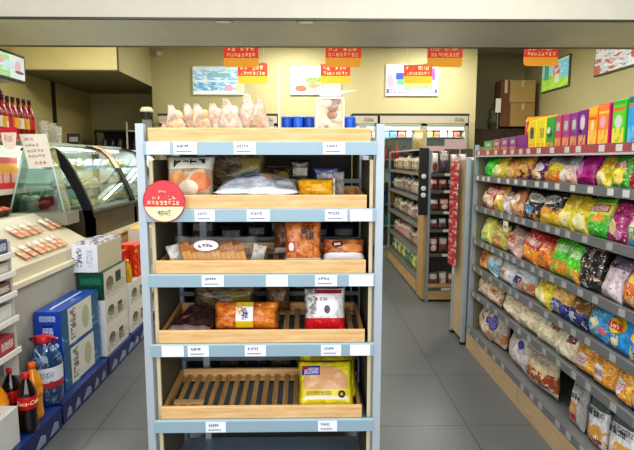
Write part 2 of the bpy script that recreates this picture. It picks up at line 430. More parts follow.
# ============================================================ COOLERS AT THE BACK WALL
frm = plain('#a9a594', .4, .3); dark = plain('#2c2a25', .5); lit = printed('#ffffff', emit=1.6)
goodcols = ['#3f7f45', '#d9c23a', '#c9483a', '#e6e2d4', '#3a62a8', '#d98a3a', '#8fb64a', '#7a3a2a', '#f0eee2', '#5a9fb0']
def cooler(px0, px1, doors, label, ytop=113.5, Y=8.0):
    a = at(px0, ytop, Y=Y); b = at(px1, ytop, Y=Y); w = b.x-a.x; h = a.z-.035; D = .45
    t = thing('drinks_cooler', label, 'cooler', ((a.x+b.x)/2, Y, 0), group='glass-door coolers along the back wall')
    m = MB(); m.box(-w/2, -w/2+.04, 0, D, 0, h).box(w/2-.04, w/2, 0, D, 0, h).box(-w/2, w/2, D-.03, D, 0, h).box(-w/2, w/2, 0, D, 0, .12).box(-w/2, w/2, 0, D, h-.16, h)
    m.build('cabinet', frm, t)
    MB().box(-w/2-.02, w/2+.02, -.01, D, h, h+.035).box(w/2, w/2+.015, -.01, D, 0, h).build('dark_edge', dark, t)
    hd = MB().box(-w/2, w/2, -.012, 0, h-.11, h).build('header', plain('#b9b4a2', .35, .3), t)
    MB().glyphs(w/2-.20, w/2-.06, h-.09, h-.03, 4, -.013, 5, dark).build('lettering', None, hd)
    dw = w/doors
    zs = [.14+i*(h-.45)/5 for i in range(6)]
    for d in range(doors):
        x0 = -w/2+d*dw; x1 = x0+dw
        dr = MB().box(x0, x0+.045, -.03, 0, .13, h-.12).box(x1-.045, x1, -.03, 0, .13, h-.12).box(x0, x1, -.03, 0, .13, .18).box(x0, x1, -.03, 0, h-.15, h-.12).build('door', frm, t)
        MB().box(x0+.045, x1-.045, -.02, -.012, .18, h-.15).build('door_glass', glass('#f2faf6', .06), dr)
        MB().box(x0+.05, x1-.05, .02, .05, h-.21, h-.155).build('light_tube', lit, dr)
    for z in zs:
        MB().box(-w/2+.04, w/2-.04, .04, D-.03, z-.012, z).build('shelf', plain('#d5d5cc', .4), t)
    return t, w, zs, h, D
rr = random.Random(5)
for spec in ((380, 468, 2, 'tall two-door glass drinks cooler, right of the bread rack'), (353.5, 377.5, 1, 'narrow single-door cooler half hidden by the bread rack'), (159, 277, 3, 'wide glass-door cooler behind the pastry bags')):
    t, w, zs, h, D = cooler(*spec)
    t0 = t.location
    for zi, z in enumerate(zs):
        x = -w/2+.08
        while x < w/2-.1:
            bw = rr.uniform(.07, .12); hh = rr.uniform(.17, .25)
            if spec[2] == 2 and zi >= 1 and (x+bw) < w/2 :
                c = rr.choice(goodcols); i = goodcols.index(c)
                nm = ['green', 'yellow', 'red', 'cream', 'blue', 'orange', 'lime', 'brown', 'white', 'teal'][i]
                b = MB().lathe([(bw*.42, 0), (bw*.45, .01), (bw*.45, hh*.6), (bw*.2, hh*.82), (bw*.2, hh)], 10).build('drink_bottle', plain(c, .3), None, (t0.x+x+bw/2, t0.y+.15, z))
                tag(b, nm+' bottle on the %s shelf of the two-door cooler' % ordn[zi], 'bottle', 'bottles in the drinks cooler')
            x += bw+.01
    # interior glow of the cooler's own tubes
    ld = bpy.data.lights.new('cooler_tube', 'AREA'); ld.energy = 10*w; ld.shape = 'RECTANGLE'; ld.size = w*.9; ld.size_y = .1; ld.color = (1, 1, .94)
    lo = bpy.data.objects.new('cooler_tube', ld); C.objects.link(lo); lo.location = (t0.x, t0.y+.1, h-.24)
# side-room cabinet with brown cartons on top
p = at(500, 130, Y=9.0)
t = thing('dark_cabinet', 'dark brown cabinet in the recess under brown cartons', 'cabinet', (3.33, 9.15, 0))
m = MB().box(-.6, .6, -.35, .4, 0, 2.02, bev=.01).build('body', plain('#33291f', .5), t)
for s in (-1, 1):
    d = MB().box(s*.3-.28, s*.3+.28, -.372, -.352, .06, 1.96, bev=.004).build('door', plain('#3a2f24', .45), t)
    MB().box(s*.04-.008, s*.04+.008, -.39, -.372, 1.0, 1.15).build('handle', plain('#8a8578', .3, .8), d)
def carton(name, x0, x1, y0, y1, z0, z1, c, label, cat='box', group=None, tape='#c9b48a', rz=0):
    t = thing(name, label, cat, ((x0+x1)/2, (y0+y1)/2, z0), (0, 0, rz), group)
    w = (x1-x0)/2; d = (y1-y0)/2; h = z1-z0
    MB().box(-w, w, -d, d, 0, h, bev=.004).build('body', plain(c, .7, var=.1, scale=4), t)
    MB().box(-w*.98, w*.98, -.025, .025, h-.002, h+.002).box(-.025, .025, -d-.002, -d+.001, h*.72, h).build('tape', plain(tape, .4), t)
    return t
a = at(511, 104, Y=8.85); b = at(533, 80, Y=8.85)
def ctn(px0, px1, pyt, pyb, Y, dep, c, label, rz=0):
    a = at(px0, pyt, Y=Y); b = at(px1, pyb, Y=Y)
    return carton('cardboard_carton', a.x, b.x, Y, Y+dep, b.z, a.z, c, label, group='brown cartons on the dark cabinet', rz=rz)
ctn(511, 534, 103, 126.5, 8.85, .35, '#a98a58', 'lower tan cardboard carton on the dark cabinet')
ctn(510, 535, 80, 102.6, 8.86, .33, '#b59663', 'upper tan cardboard carton topmost of the stack by green poster')
ctn(501.5, 509.5, 80, 126.5, 8.86, .3, '#6d4630', 'narrow dark brown carton standing left of the tan cartons')
a = at(491, 94, Y=8.9); b = at(500.5, 126, Y=8.9)
t = thing('storage_bag', 'dark olive soft bag slumped beside the brown cartons', 'bag', ((a.x+b.x)/2, 9.0, 2.02))
MB().blob(0, 0, .17, .085, .12, .2, 3, .35, sub=3).build('body', plain('#4b4a36', .7), t)
MB().tube([(-.04, 0, .33), (-.03, 0, .42), (.03, 0, .42), (.04, 0, .33)], .01).build('strap', plain('#3a3828', .7), t)
a = at(496, 93, Y=8.83); b = at(501, 108, Y=8.83)
t = thing('paper_notice', 'small white paper card propped against the olive bag', 'paper', ((a.x+b.x)/2, 8.83, 2.02))
MB().box(-.045, .045, 0, .004, .27, .50).build('sheet', plain('#d9d7cc', .6), t)
MB().box(-.006, .006, .004, .01, 0, .45).build('stand', plain('#8f8a78', .5), t)
# ============================================================ BREAD RACK
YF = 2.05                                   # front plane of the rack
XL, XR = -.632, .272                        # between its posts
steel = plain('#b2bcc4', .4, .15, var=.05); railc = plain('#98b0bc', .4, .05, var=.04); label_w = plain('#eef0f4', .5, var=.02)
creamp = plain('#c9b98e', .6, var=.05); darkp = plain('#6a6450', .6)
rack = thing('bread_rack', 'pale blue steel bread rack with five shelves of wooden trays', 'rack', ((XL+XR)/2, YF, 0))
rx = (XL+XR)/2; HW = (XR-XL)/2
RZ = [1.546, 1.2835, 1.020, .729, .401]
for s in (-1, 1):
    m = MB()
    m.prism([(s*HW, 0), (s*(HW+.031), 0), (s*(HW+.031), .03), (s*HW, .03)], 'z', .0, 1.64)
    m.build('front_post', steel, rack)
    m = MB().box(s*(HW+.005)-.014, s*(HW+.005)+.014, .42, .45, 0, 1.52)
    o = m.build('rear_post', steel, rack)
    mm = MB()
    for i in range(30): mm.box(s*HW-.006-.004*s, s*HW+.004-.004*s, .416, .4199, .1+i*.047, .122+i*.047)
    mm.build('slot', dark, o)
    MB().box(s*(HW-.012)-.004, s*(HW-.012)+.004, .045, .41, .05, 1.50).build('side_panel', darkp, rack)
    MB().box(s*(HW-.014)-.007, s*(HW-.014)+.007, .031, .045, .05, 1.50).build('panel_edge', plain('#ddceab', .5), rack)
# extra rear post seen left of the middle
MB().box(-.335, -.305, .43, .45, 0, 1.55).build('rear_post', steel, rack)
labs = [[(147, 170), (174, 197), (234, 256), (323, 345)], [(195, 215), (247, 270), (325, 347), (350, 372)], [(202, 224), (266, 288), (315, 337), (349, 373)], [(162, 184), (188, 209), (245, 266), (321, 341), (350, 370)], [(206, 226), (318, 337)]]
plain_ix = {(0, 0), (1, 3), (2, 3), (2, 1), (3, 0), (3, 4)}
inkb = plain('#5b6a8a', .5)
for i, z in enumerate(RZ):
    sh = MB().box(-HW+.02, HW-.02, .02, .40, z-.02, z+.012).build('shelf', plain('#9fb0bb', .4, .2), rack)
    MB().prism([(-.004, z-.026), (.016, z-.026), (.016, z+.024), (.006, z+.026), (-.004, z+.022)], 'x', -HW-.003, HW+.003).build('price_rail', railc, sh)
    for j, (a, b) in enumerate(labs[i]):
        x0 = at(a, 225, Y=YF).x; x1 = at(b, 225, Y=YF).x
        p0 = at(a, 100+0, Y=YF)
        yy = [148, 215, 280, 349.5, 426][i]
        x0 = at(a, yy, Y=YF).x-rx; x1 = at(b, yy, Y=YF).x-rx
        mb = MB().box(x0, x1, -.0065, -.004, z-.024, z+.021, m=label_w)
        if (i, j) not in plain_ix: mb.glyphs(x0+.012, x1-.03, z+.002, z+.014, 5, -.0066, i*7+j, inkb).box(x0+.01, x1-.02, -.008, -.0066, z-.014, z-.011, m=inkb)
        mb.build('price_label', None, sh)
MB().box(-HW, HW, .01, .44, .085, .105).build('base_deck', plain('#8d9dab', .35, .2), rack)
MB().box(-HW, HW, .0, .015, 0, .105).build('plinth', railc, rack)
# back bars
for z in (.2, .52, .85, 1.12, 1.40):
    MB().box(-HW, HW, .44, .448, z-.01, z+.01).build('back_bar', plain('#7b8890', .4, .3), rack)

# -------- wooden trays
trays = []
tw = wood('#f0cd98', '#d5a468', 0); tw2 = wood('#e4bb80', '#bb8a50', 1); tw3 = wood('#e0b67c', '#b08449', 1)
where = ['topmost shelf, under the pastry bags', 'second shelf, behind the round red tag', 'middle shelf, under the sliced toast', 'fourth shelf, under the orange roll pack', 'lowest shelf, mostly empty with bare slats']
tx = [(145, 371), (174, 367), (155, 366), (158, 365), (160, 362)]
for i, z in enumerate(RZ):
    yy = [136, 203, 267, 337, 414][i]
    x0 = at(tx[i][0], yy, Y=YF+.01).x; x1 = at(tx[i][1], yy, Y=YF+.01).x
    if i == 1: x0 = at(156, yy, Y=YF+.01).x
    x0 = max(x0, XL+.02); x1 = min(x1, XR-.02)
    if i == 0: x0 = XL+.012
    hw = (x1-x0)/2
    t = thing('wooden_tray', 'slatted pale wooden bread tray on the %s' % where[i], 'tray', ((x0+x1)/2, YF+.018, z+.012), (math.radians(5.5), 0, 0), 'wooden bread trays')
    L = .37; hwb = hw-.012
    MB().box(-hw, hw, 0, .016, .012, .066, bev=.003).build('front_board', tw, t)
    MB().box(-hwb, hwb, L-.016, L, .0, .05, bev=.003).build('back_board', tw, t)
    for s in (-1, 1):
        MB().box(s*(hw-.008)-.008, s*(hw-.008)+.008, .017, L-.017, .0, .052, bev=.003).build('side_board', tw2, t)
    m = MB(); n = 17; step = (2*hw-.05)/n
    for q in range(n):
        c = -hw+.025+step*(q+.5); m.box(c-.0115, c+.0115, .018, L-.018, .014, .024, bev=.002)
    m.build('slats', tw3, t)
    MB().box(-hw+.02, hw-.02, L-.05, L-.018, .005, .0135).box(-hw+.02, hw-.02, .03, .06, .005, .0135).build('cross_batten', tw, t)
    if i == 4: MB().box(-hw+.03, -hw+.16, .09, .115, .024, .034).box(-hw+.02, -hw+.13, .04, .06, .024, .034).build('repair_strip', tw, t)
    trays.append((t, z))
def tray_z(i, dy):  # top of the slats at a distance behind the front plane
    return RZ[i]+.012+.025+math.tan(math.radians(5.5))*(dy-.018)
TILT = math.radians(5.5)

# -------- round red tag clipped on the rack
t = thing('promotion_disc', 'round red and cream promotion disc clipped to the left rack post', 'sign', (at(164, 201.5, Y=YF-.015).x, YF-.015, at(164, 201.5, Y=YF-.015).z))
rd = .0785
m = MB(); n = 36
top = [(rd*math.cos(a), rd*math.sin(a)) for a in [math.radians(-15+i*210/24) for i in range(25)]]
bot = [(rd*math.cos(a), rd*math.sin(a)) for a in [math.radians(195+i*150/18) for i in range(19)]]
MB().prism(top, 'y', -.002, .002).build('red_face', plain('#cf2b3c', .3, emit=.05), t)
MB().prism(bot, 'y', -.002, .002).build('cream_face', plain('#e9dcb0', .3), t)
pts = [(rd*1.02*math.cos(a), 0, rd*1.02*math.sin(a)) for a in [i*2*PI/36 for i in range(37)]]
MB().tube(pts, .0022, 6).build('rim', plain('#c92a3a', .3), t)
MB().glyphs(-.045, -.012, .008, .022, 2, -.003, 4, signw).glyphs(.0, .05, .008, .022, 3, -.003, 8, signw).glyphs(-.065, .062, -.013, .003, 8, -.003, 9, signw).glyphs(-.02, .01, .035, .043, 4, -.003, 10, signw).build('lettering', None, t)
MB().glyphs(-.028, .028, -.055, -.032, 4, -.003, 12, plain('#8d8a80', .5)).build('lettering', None, t)
MB().box(-.006, .006, .002, .012, .05, .075).build('clip', plain('#dddddd', .3), t)

# -------- goods on the trays
clear = film('#fbfaf8', .38, .15, 26); clear2 = film('#f2e8dc', .50, .25, 20, '#dccdbc'); bun = plain('#c98a4a', .6, var=.35, scale=12)
def place(i, px, py, dy, rot=(TILT, 0, 0)):
    p = at(px, py, Y=YF+dy); return (p.x, YF+dy, tray_z(i, dy)+.003), rot
# pastries in pointed clear bags on the top tray
pst = [(183, 97, 'tan twisted pastry'), (193, 101, 'round brown bun'), (205, 102, 'golden folded bun'), (215, 101, 'pale cream bun'), (226, 104, 'pinkish flaky roll'), (238, 98, 'pale split roll'), (256, 93, 'tall pile of white rolls'), (268, 97, 'sugared brown bun')]
pst = [(176, 104), (190, 102), (202, 103), (216, 101), (231, 98), (246, 92), (259, 98)]
pcol = ['#d3b48c', '#cf9f70', '#cba77a', '#d8bfae', '#d9c2b4', '#ddc9c2', '#c9a071']
plab = ['smallest tan-filled clear pastry bag, left end of the top tray', 'clear bag with a pinkish brown bun, second from left on top tray', 'clear bag with golden folded bun, third from left on top tray', 'clear bag with pale cream rolls in the middle of top tray', 'clear bag with pale roll, just left of the tallest pastry bag', 'tallest clear pastry bag with white rolls on the top tray', 'clear bag with brown sugared bun, right end of pastry row']
for k, (px, pt) in enumerate(pst):
    p = at(px, pt, Y=YF+.16); z0 = tray_z(0, .16)+.002; h = p.z-z0; w = [.11, .11, .11, .125, .125, .13, .11][k]
    t = thing('pastry_bag', plab[k], 'pastry bag', (p.x, YF+.16+.03*(k % 2), z0), (0, 0, RND.uniform(-.2, .2)), 'clear pastry bags on the top tray')
    # a peaked pyramid pouch
    m = MB().pillow(w, h, .07, seed=k+3, seal=.05, m=clear2, pinch=0)
    for v in m.bm.verts:
        f = 1-max(0, (v.co.z/h-.10))*.93; v.co.x = v.co.x*f+(-.026 if k < 5 else .0)*(v.co.z/h)**2; v.co.y *= f
    m.build('clear_bag', None, t)
    MB().blob(0, 0, h*.30, w*.33, .026, h*.27, k, .3, sub=3).build('pastry', plain(pcol[k], .6, var=.25, scale=25), t)
    MB().blob(.01, .0, h*.62, w*.17, .016, h*.2, k+9, .3, sub=2).build('pastry', plain(pcol[k], .6, var=.25, scale=25), t)
# clear box-like jar bag with cookies
p0 = at(317, 92, Y=YF+.10); p1 = at(343, 131, Y=YF+.10)
z0 = tray_z(0, .10)+.002; w = p1.x-p0.x; h = at(330, 92, Y=YF+.1).z-z0
t = thing('cookie_jar', 'upright clear plastic jar bag of white and brown cookies, white lid', 'jar', ((p0.x+p1.x)/2, YF+.10, z0))
MB().box(-w/2, w/2, -.03, .03, 0, h*.86, bev=.014).build('jar_body', film('#ffffff', .22, .1, 14), t)
mb = MB()
for s in (-1, 1): mb.box(s*w/2-.003, s*w/2+.003, -.031, -.024, .01, h*.84, bev=.002)
mb.box(-w/2, w/2, -.031, -.026, h*.83, h*.86, bev=.002); mb.build('rim', plain('#e8e6e2', .2), t)
MB().box(-w*.42, w*.42, -.028, .028, h*.87, h*.95, bev=.008).build('lid', plain('#e6e0d4', .3, var=.1), t)
m = MB(); m.tube([(-w*.6, 0, h*.965), (-w*.2, -.01, h*.98), (w*.3, 0, h*.975), (w*1.0, .0, h*1.02)], [.006, .01, .009, .003], 6); m.build('tied_film', film('#ffffff', .7, .2, 20), t)
m = MB(); rr = random.Random(3)
for q in range(14):
    m.blob(rr.uniform(-.3, .3)*w, rr.uniform(-.012, .012), .022+h*.052*q, .022, .013, .017, q, .3, m=[plain('#efe7dc', .5, var=.1, scale=30), plain('#a9733f', .5, var=.2, scale=30), plain('#e0c8a6', .5, var=.2, scale=30)][q % 3 if q % 4 else 0])
m.build('cookies', None, t)
# red and yellow small packet at the left end
p = at(162, 124, Y=YF+.12)
t = thing('candy_packet', 'small red and yellow packet lying at left end of top tray', 'packet', (p.x, YF+.2, tray_z(0, .2)+.003))
MB().pillow(.05, .05, .02, 5, m=printed('#b3363c', (R(.5, 1, 0, .5, '#d9c24a'), T(0, .5, .5, .9, '#efe6d6')), wrinkle=.3)).build('wrapper', None, t)
MB().box(-.025, .025, -.002, .002, .049, .055).build('seal', plain('#c9a63a', .4), t)

def flatpack(name, label, i, px, py, w, d, h, mat, dy, rz=0, seed=0, cat='bread', lean=0., parts=(), lift=0.):
    """pack lying on the tray; local frame: x across, y away, z up"""
    p = at(px, py, Y=YF+dy)
    t = thing(name, label, cat, (p.x, YF+dy, tray_z(i, dy)+.003+lift), (TILT+lean, 0, rz))
    m = MB().pillow(w, d, h, seed=seed, m=mat, seal=.06, wr=2., nx=22, nz=20)
    m.xf(Matrix.Rotation(-PI/2, 4, 'X'))        # stand -> lie: z becomes +y, front (-y) becomes up
    for v in m.bm.verts: v.co.y = v.co.y; v.co.z = max(0, v.co.z+h/2*.86)
    m.build('wrapper', None, t)
    return t
def standpack(name, label, i, px, w, h, th, mat, dy, lean=-.35, rz=0, seed=0, cat='bread', m2=None, roll=0.):
    p = at(px, 225, Y=YF+dy)
    p.x = at(px, [136, 200, 255, 318, 395][i], Y=YF+dy).x
    t = thing(name, label, cat, (p.x, YF+dy, tray_z(i, dy)+.004), (lean, roll, rz))
    MB().pillow(w, h, th, seed=seed, m=mat, sealm=m2, seal=.07).build('wrapper', None, t)
    return t
ink = plain('#26211f', .5)
# shelf 2
buns = printed('#d8bb98', (B(.66, 1, '#eee8d6'), T(.35, .7, .58, .66, '#8a7a4a'), E(.28, .38, .2, .2, '#e29a5c'), E(.73, .38, .2, .2, '#df7f45'), E(.5, .25, .2, .16, '#efe2c6'), B(0, .12, '#e8e2d2')), rough=.25, wrinkle=.35)
t = standpack('bun_pack', 'bag of orange buns with cream top and bold black characters', 1, 190, .20, .192, .10, buns, .10, -.25, seed=2)
MB().glyphs(-.066, .066, .128, .166, 4, -.043, 21, ink).glyphs(-.0645, .0675, .1295, .1675, 4, -.043, 21, ink).xf(Matrix.Rotation(-.06, 4, 'X')).build('lettering', None, t)
wb = printed('#d3d6da', (N(0, 1, 0, 1, 5, .56, '#a9b2be'), R(.12, .52, .25, .75, '#9aa6b6'), T(.14, .5, .28, .7, '#5f6d84'), E(.72, .55, .16, .22, '#a98e80'), E(.55, .4, .12, .14, '#e2a878'), B(0, .1, '#f2f4f6')), rough=.2, wrinkle=1.0, axis='XY')
t = flatpack('steamed_bun_pack', 'wide white and grey crinkled bread bag lying on second tray', 1, 256, 190, .345, .28, .105, wb, .03, seed=4)
MB().box(-.165, .165, .0, .012, .004, .012).build('seal', plain('#e6e8ec', .3), t)
bb = printed('#6a5a48', (N(0, 1, 0, 1, 6, .5, '#8f7a5c'), N(0, 1, 0, 1, 9, .58, '#3e3128'), R(.6, .9, .4, .8, '#9c8a4a')), rough=.25, wrinkle=.5)
standpack('brown_bread_bag', 'dim brown and olive bread bag behind the white crinkled bag', 1, 237, .27, .19, .07, bb, .31, -.1, seed=6)
standpack('dark_bread_bag', 'dark brown glossy bread bag behind, right of the orange buns', 1, 213, .10, .16, .05, printed('#5b3c22', (N(0, 1, 0, 1, 5, .5, '#8c6430'),), rough=.25, wrinkle=.5), .34, -.1, seed=7)
standpack('olive_bread_bag', 'olive and plum bread bag behind right end of white bag', 1, 277, .14, .12, .06, printed('#5c5230', (N(0, 1, 0, 1, 5, .52, '#3a2226'), E(.7, .5, .2, .3, '#8a8240')), rough=.25, wrinkle=.5), .30, -.2, seed=8)
yl = printed('#ffae0c', (N(0, 1, 0, 1, 4, .5, '#ffc02a'), N(0, 1, 0, .6, 5, .62, '#f08c14'), B(.9, 1, '#5a3a1c'), R(.93, 1, 0, 1, '#c9b898')), rough=.25, wrinkle=.4)
t = standpack('yellow_cake_pack', 'orange-yellow cake pack near right end of second tray', 1, 316, .165, .095, .07, yl, .13, -.4, seed=9)
MB().box(.072, .080, -.02, .02, .01, .088).build('end_seal', film('#e8dcc0', .6), t)
standpack('clear_bread_bag', 'crumpled clear bag beside the orange-yellow cake pack', 1, 339, .05, .11, .05, film('#d8cfc0', .5), .22, -.2, seed=19)
# shelf 3: sliced toast lying with slices upright
p0 = at(176, 255, Y=YF+.07); p1 = at(256, 255, Y=YF+.07)
t = thing('sliced_toast_bag', 'clear bag of upright toast slices with a white oval label', 'bread', ((p0.x+p1.x)/2, YF+.09, tray_z(2, .09)+.003), (TILT, 0, 0))
W = p1.x-p0.x
crust = plain('#b8712f', .7, var=.15, scale=20); crumb = plain('#e0b878', .8, var=.08, scale=40)
for q in range(13):
    x = -W*.36+q*W*.06; hh = .096+.006*math.sin(q*2.1)
    pr = [(-.045, 0), (.045, 0), (.045, hh*.75), (.038, hh), (-.038, hh), (-.045, hh*.75)]
    m = MB().prism(pr, 'x', x-.0085, x+.0085, plain('#d9a35c', .7, var=.12, scale=30)); m.prism([(-.047, hh*.72), (.047, hh*.72), (.047, hh*.8), (.039, hh+.004), (-.039, hh+.004), (-.047, hh*.8)], 'x', x-.0088, x+.0088, crust)
    pr2 = [(-.041, .004), (.041, .004), (.041, hh*.73), (.035, hh-.005), (-.035, hh-.005), (-.041, hh*.73)]
    m.prism(pr2, 'x', x-.0092, x+.0092, crumb)
    m.xf(Matrix.Translation((x, 0, 0)) @ Matrix.Rotation(-.25, 4, 'Y') @ Matrix.Rotation(.22, 4, 'Z') @ Matrix.Translation((-x, 0, 0)))
    m.build('toast_slice', None, t)
m = MB().pillow(W*1.04, .125, .12, seed=5, m=film('#ffffff', .10, .12, 26), seal=.06, pinch=.03)
m.build('clear_wrapper', None, t)
m = MB().lathe([(.0, 0), (.047, .0), (.05, .003)], 24, sy=.45, caps=False); m.xf(Matrix.Translation((-.03, -.060, .098)) @ Matrix.Rotation(1.1, 4, 'X'))
lb = m.build('oval_label', plain('#f0eef2', .4), t)
MB().glyphs(-.06, .0, .092, .108, 4, -.072, 31, plain('#7a3a4a', .5)).build('lettering', None, t)
def endtuft(px, label_parent, x):
    pass
for s in (-1, 1):
    m = MB().pillow(.06, .09, .03, seed=11+s, m=film('#f2f4f8', .75, .15, 30)); m.xf(Matrix.Translation((s*W*.49, 0, .0)) @ Matrix.Rotation(s*.25, 4, 'Y'))
    m.build('wrapper_end', None, t)
ob = printed('#c4692c', (N(0, 1, 0, 1, 4, .5, '#d98a48'), N(.3, 1, 0, .6, 5, .55, '#e5a268'), B(0, .16, '#ece4dc'), R(.08, .3, .28, .52, '#b23a3c'), E(.19, .4, .07, .09, '#f2ead8'), T(.45, .78, .66, .88, '#3a1d12')), rough=.25, wrinkle=.35)
t = standpack('orange_bread_pack', 'tall orange-brown bread pack with dark characters on the third tray', 2, 303, .155, .19, .08, ob, .07, -.2, seed=12)
MB().glyphs(-.01, .05, .105, .148, 2, -.044, 41, ink).build('lettering', None, t)
ob2 = printed('#a8582c', (B(0, .36, '#efeaea'), N(0, 1, .36, 1, 5, .52, '#d08a4e'), E(.7, .55, .25, .16, '#dd9350'), E(.35, .7, .12, .14, '#4d2530'), R(.28, .42, .64, .76, '#e9d9d2')), rough=.25, wrinkle=.45)
t = standpack('round_bread_pack', 'low orange-brown bread pack with white base, right of the tall pack', 2, 344, .185, .115, .08, ob2, .08, -.45, seed=13)
MB().box(-.08, .08, -.02, .0, .001, .012).build('seal', plain('#f0ecec', .3), t)
standpack('brown_bread_bag', 'brown bread bag partly hidden behind left of the tall orange pack', 2, 285, .10, .15, .05, printed('#7d4a28', (B(0, .2, '#d9d2c8'), N(0, 1, .2, 1, 4, .55, '#a8683a')), rough=.3, wrinkle=.4), .24, -.15, seed=14)
# shelf 4
ck = printed('#432620', (N(0, 1, 0, 1, 4, .55, '#55342c'), B(0, .10, '#8a7674'), R(.2, .4, .30, .38, '#b56a62'), B(.93, 1, '#85767c')), rough=.15, wrinkle=.5, axis='XY')
t = flatpack('chocolate_cake_pack', 'dark brown chocolate cake pack lying at left of fourth tray', 3, 188, 320, .185, .28, .065, ck, .04, rz=-.12, seed=15)
MB().box(-.08, .08, -.004, .004, .012, .03).build('end_seal', film('#cfc4c8', .5), t)
org = printed('#dd7420', (N(0, 1, 0, 1, 4, .5, '#ea9238'), N(0, 1, 0, 1, 8, .62, '#f2c79a'), B(0, .1, '#a84f1c')), rough=.18, wrinkle=.6)
t = standpack('orange_roll_pack', 'glossy orange roll pack with white and yellow front label', 3, 246, .285, .125, .09, org, .10, -.35, seed=16)
lm = printed('#eef0f2', (B(0, .25, '#f0cf2e'), B(.82, 1, '#e9c62e'), T(.35, .6, .3, .75, '#2f3f7a'), N(0, .45, .5, 1, 7, .5, '#e8a04e')), rough=.3)
m = MB(); n = 10
for j in range(n):
    pass
m.prism([(-.030, .012), (-.050, .035), (-.056, .065), (-.050, .095), (-.03, .118), (-.028, .118), (-.048, .095), (-.053, .065), (-.048, .035), (-.028, .012)], 'x', -.04, .033, lm)
lab = m.build('front_label', None, t)
MB().glyphs(-.02, .015, .05, .085, 2, -.058, 51, plain('#2f3f6a', .5)).build('lettering', None, lab)
rw = printed('#e6e4e0', (B(0, .32, '#c81e28'), B(.92, 1, '#d9d9da'), E(.5, .6, .32, .24, '#f3f2f0'), R(.25, .9, .84, .92, '#b22a34'), N(0, .3, .4, 1, 6, .5, '#8f8a88'), E(.55, .5, .07, .09, '#5a5052'), N(0, 1, 0, .3, 6, .6, '#e85a58')), rough=.2, wrinkle=.4)
t = standpack('red_white_bread_pack', 'white bread pack with red lower band standing on fourth tray', 3, 325, .18, .195, .075, rw, .07, -.3, seed=17)
MB().glyphs(-.045, .05, .135, .15, 5, -.030, 61, plain('#a02530', .5)).build('lettering', None, t)
standpack('dim_bread_bag', 'long dim brown bread bag behind the orange roll pack', 3, 225, .30, .115, .06, bb, .33, -.05, seed=18)
standpack('dim_bread_bag', 'short brown bread bag behind right of orange roll pack', 3, 278, .12, .12, .06, printed('#6b4a30', (N(0, 1, 0, 1, 5, .52, '#8d6a44'),), rough=.3, wrinkle=.4), .33, -.05, seed=20)
# shelf 5 : yellow toast packs
yp = printed('#fae424', (E(.5, .52, .40, .33, '#dba878'), N(.15, .85, .25, .8, 5, .55, '#e6be92'), R(.1, .95, .0, .1, '#f2da2a'), B(.22, .36, '#efd42a'), R(.1, .9, .16, .22, '#e9e2d2'), T(.15, .6, .24, .33, '#3d3a1a'), R(.08, .40, .66, .86, '#3036a0'), T(.12, .38, .68, .82, '#e8e4f2'), R(.08, .2, .78, .86, '#c22a4a')), rough=.2, wrinkle=.35)
t = standpack('yellow_toast_pack', 'yellow toast pack with blue logo block and black ring, front one', 4, 326, .245, .205, .055, yp, .06, -.62, seed=21)
m = MB(); a_ = [(.011*math.cos(q*PI/10), 0, .011*math.sin(q*PI/10)) for q in range(21)]
m.tube([(x+.068, -.031, z+.052) for x, y, z in a_], .0045, 6); m.build('ring_mark', ink, t)
yp2 = printed('#f6dc2a', (T(.2, .95, .72, .82, '#4a4320'), E(.5, .4, .4, .3, '#d8a878'), R(.1, .9, .84, .9, '#b9a628')), rough=.2, wrinkle=.35)
t = standpack('yellow_toast_pack', 'yellow toast pack leaning behind the blue-logo toast pack', 4, 328, .265, .235, .05, yp2, .135, -.60, seed=22)
m = MB(); m.tube([(x-.045, -.022, z+.195) for x, y, z in a_], .0045, 6); m.build('ring_mark', ink, t)

# ============================================================ REAR RACK (back to back with the bread rack)
rear = thing('rear_rack', 'grey steel rack back to back behind the bread rack', 'rack', (rx, YF+.50, 0))
for s in (-1, 1):
    MB().box(s*HW-.015, s*HW+.015, 0, .03, 0, 1.66).build('post', plain('#8b959b', .4, .3), rear)
    MB().box(s*(HW-.01)-.005, s*(HW-.01)+.005, .03, .42, .1, 1.6).build('side_panel', plain('#75705c', .5), rear)
for z in (.12, .42, .74, 1.03, 1.30, 1.635):
    MB().box(-HW+.012, HW-.012, .0, .42, z-.018, z).build('shelf', plain('#7f878b', .4, .3), rear)
MB().box(-HW, HW, -.012, -.002, 1.612, 1.655).build('top_rail', plain('#9aa0a4', .4, .3), rear)
MB().box(-HW+.02, HW-.02, .40, .41, .14, 1.58).build('far_panel', plain('#544f42', .6), rear)
rr = random.Random(12)
rg = [['#6b5638', '#4d4a2c', '#7c6a4a'], ['#23264e', '#15161e', '#2a2e66', '#3d3428'], ['#5f4f38', '#7a6648', '#50452f'], ['#54452f', '#6d5c3f', '#1e2436'], ['#3a3a34', '#6a5a3a', '#2c3440']]
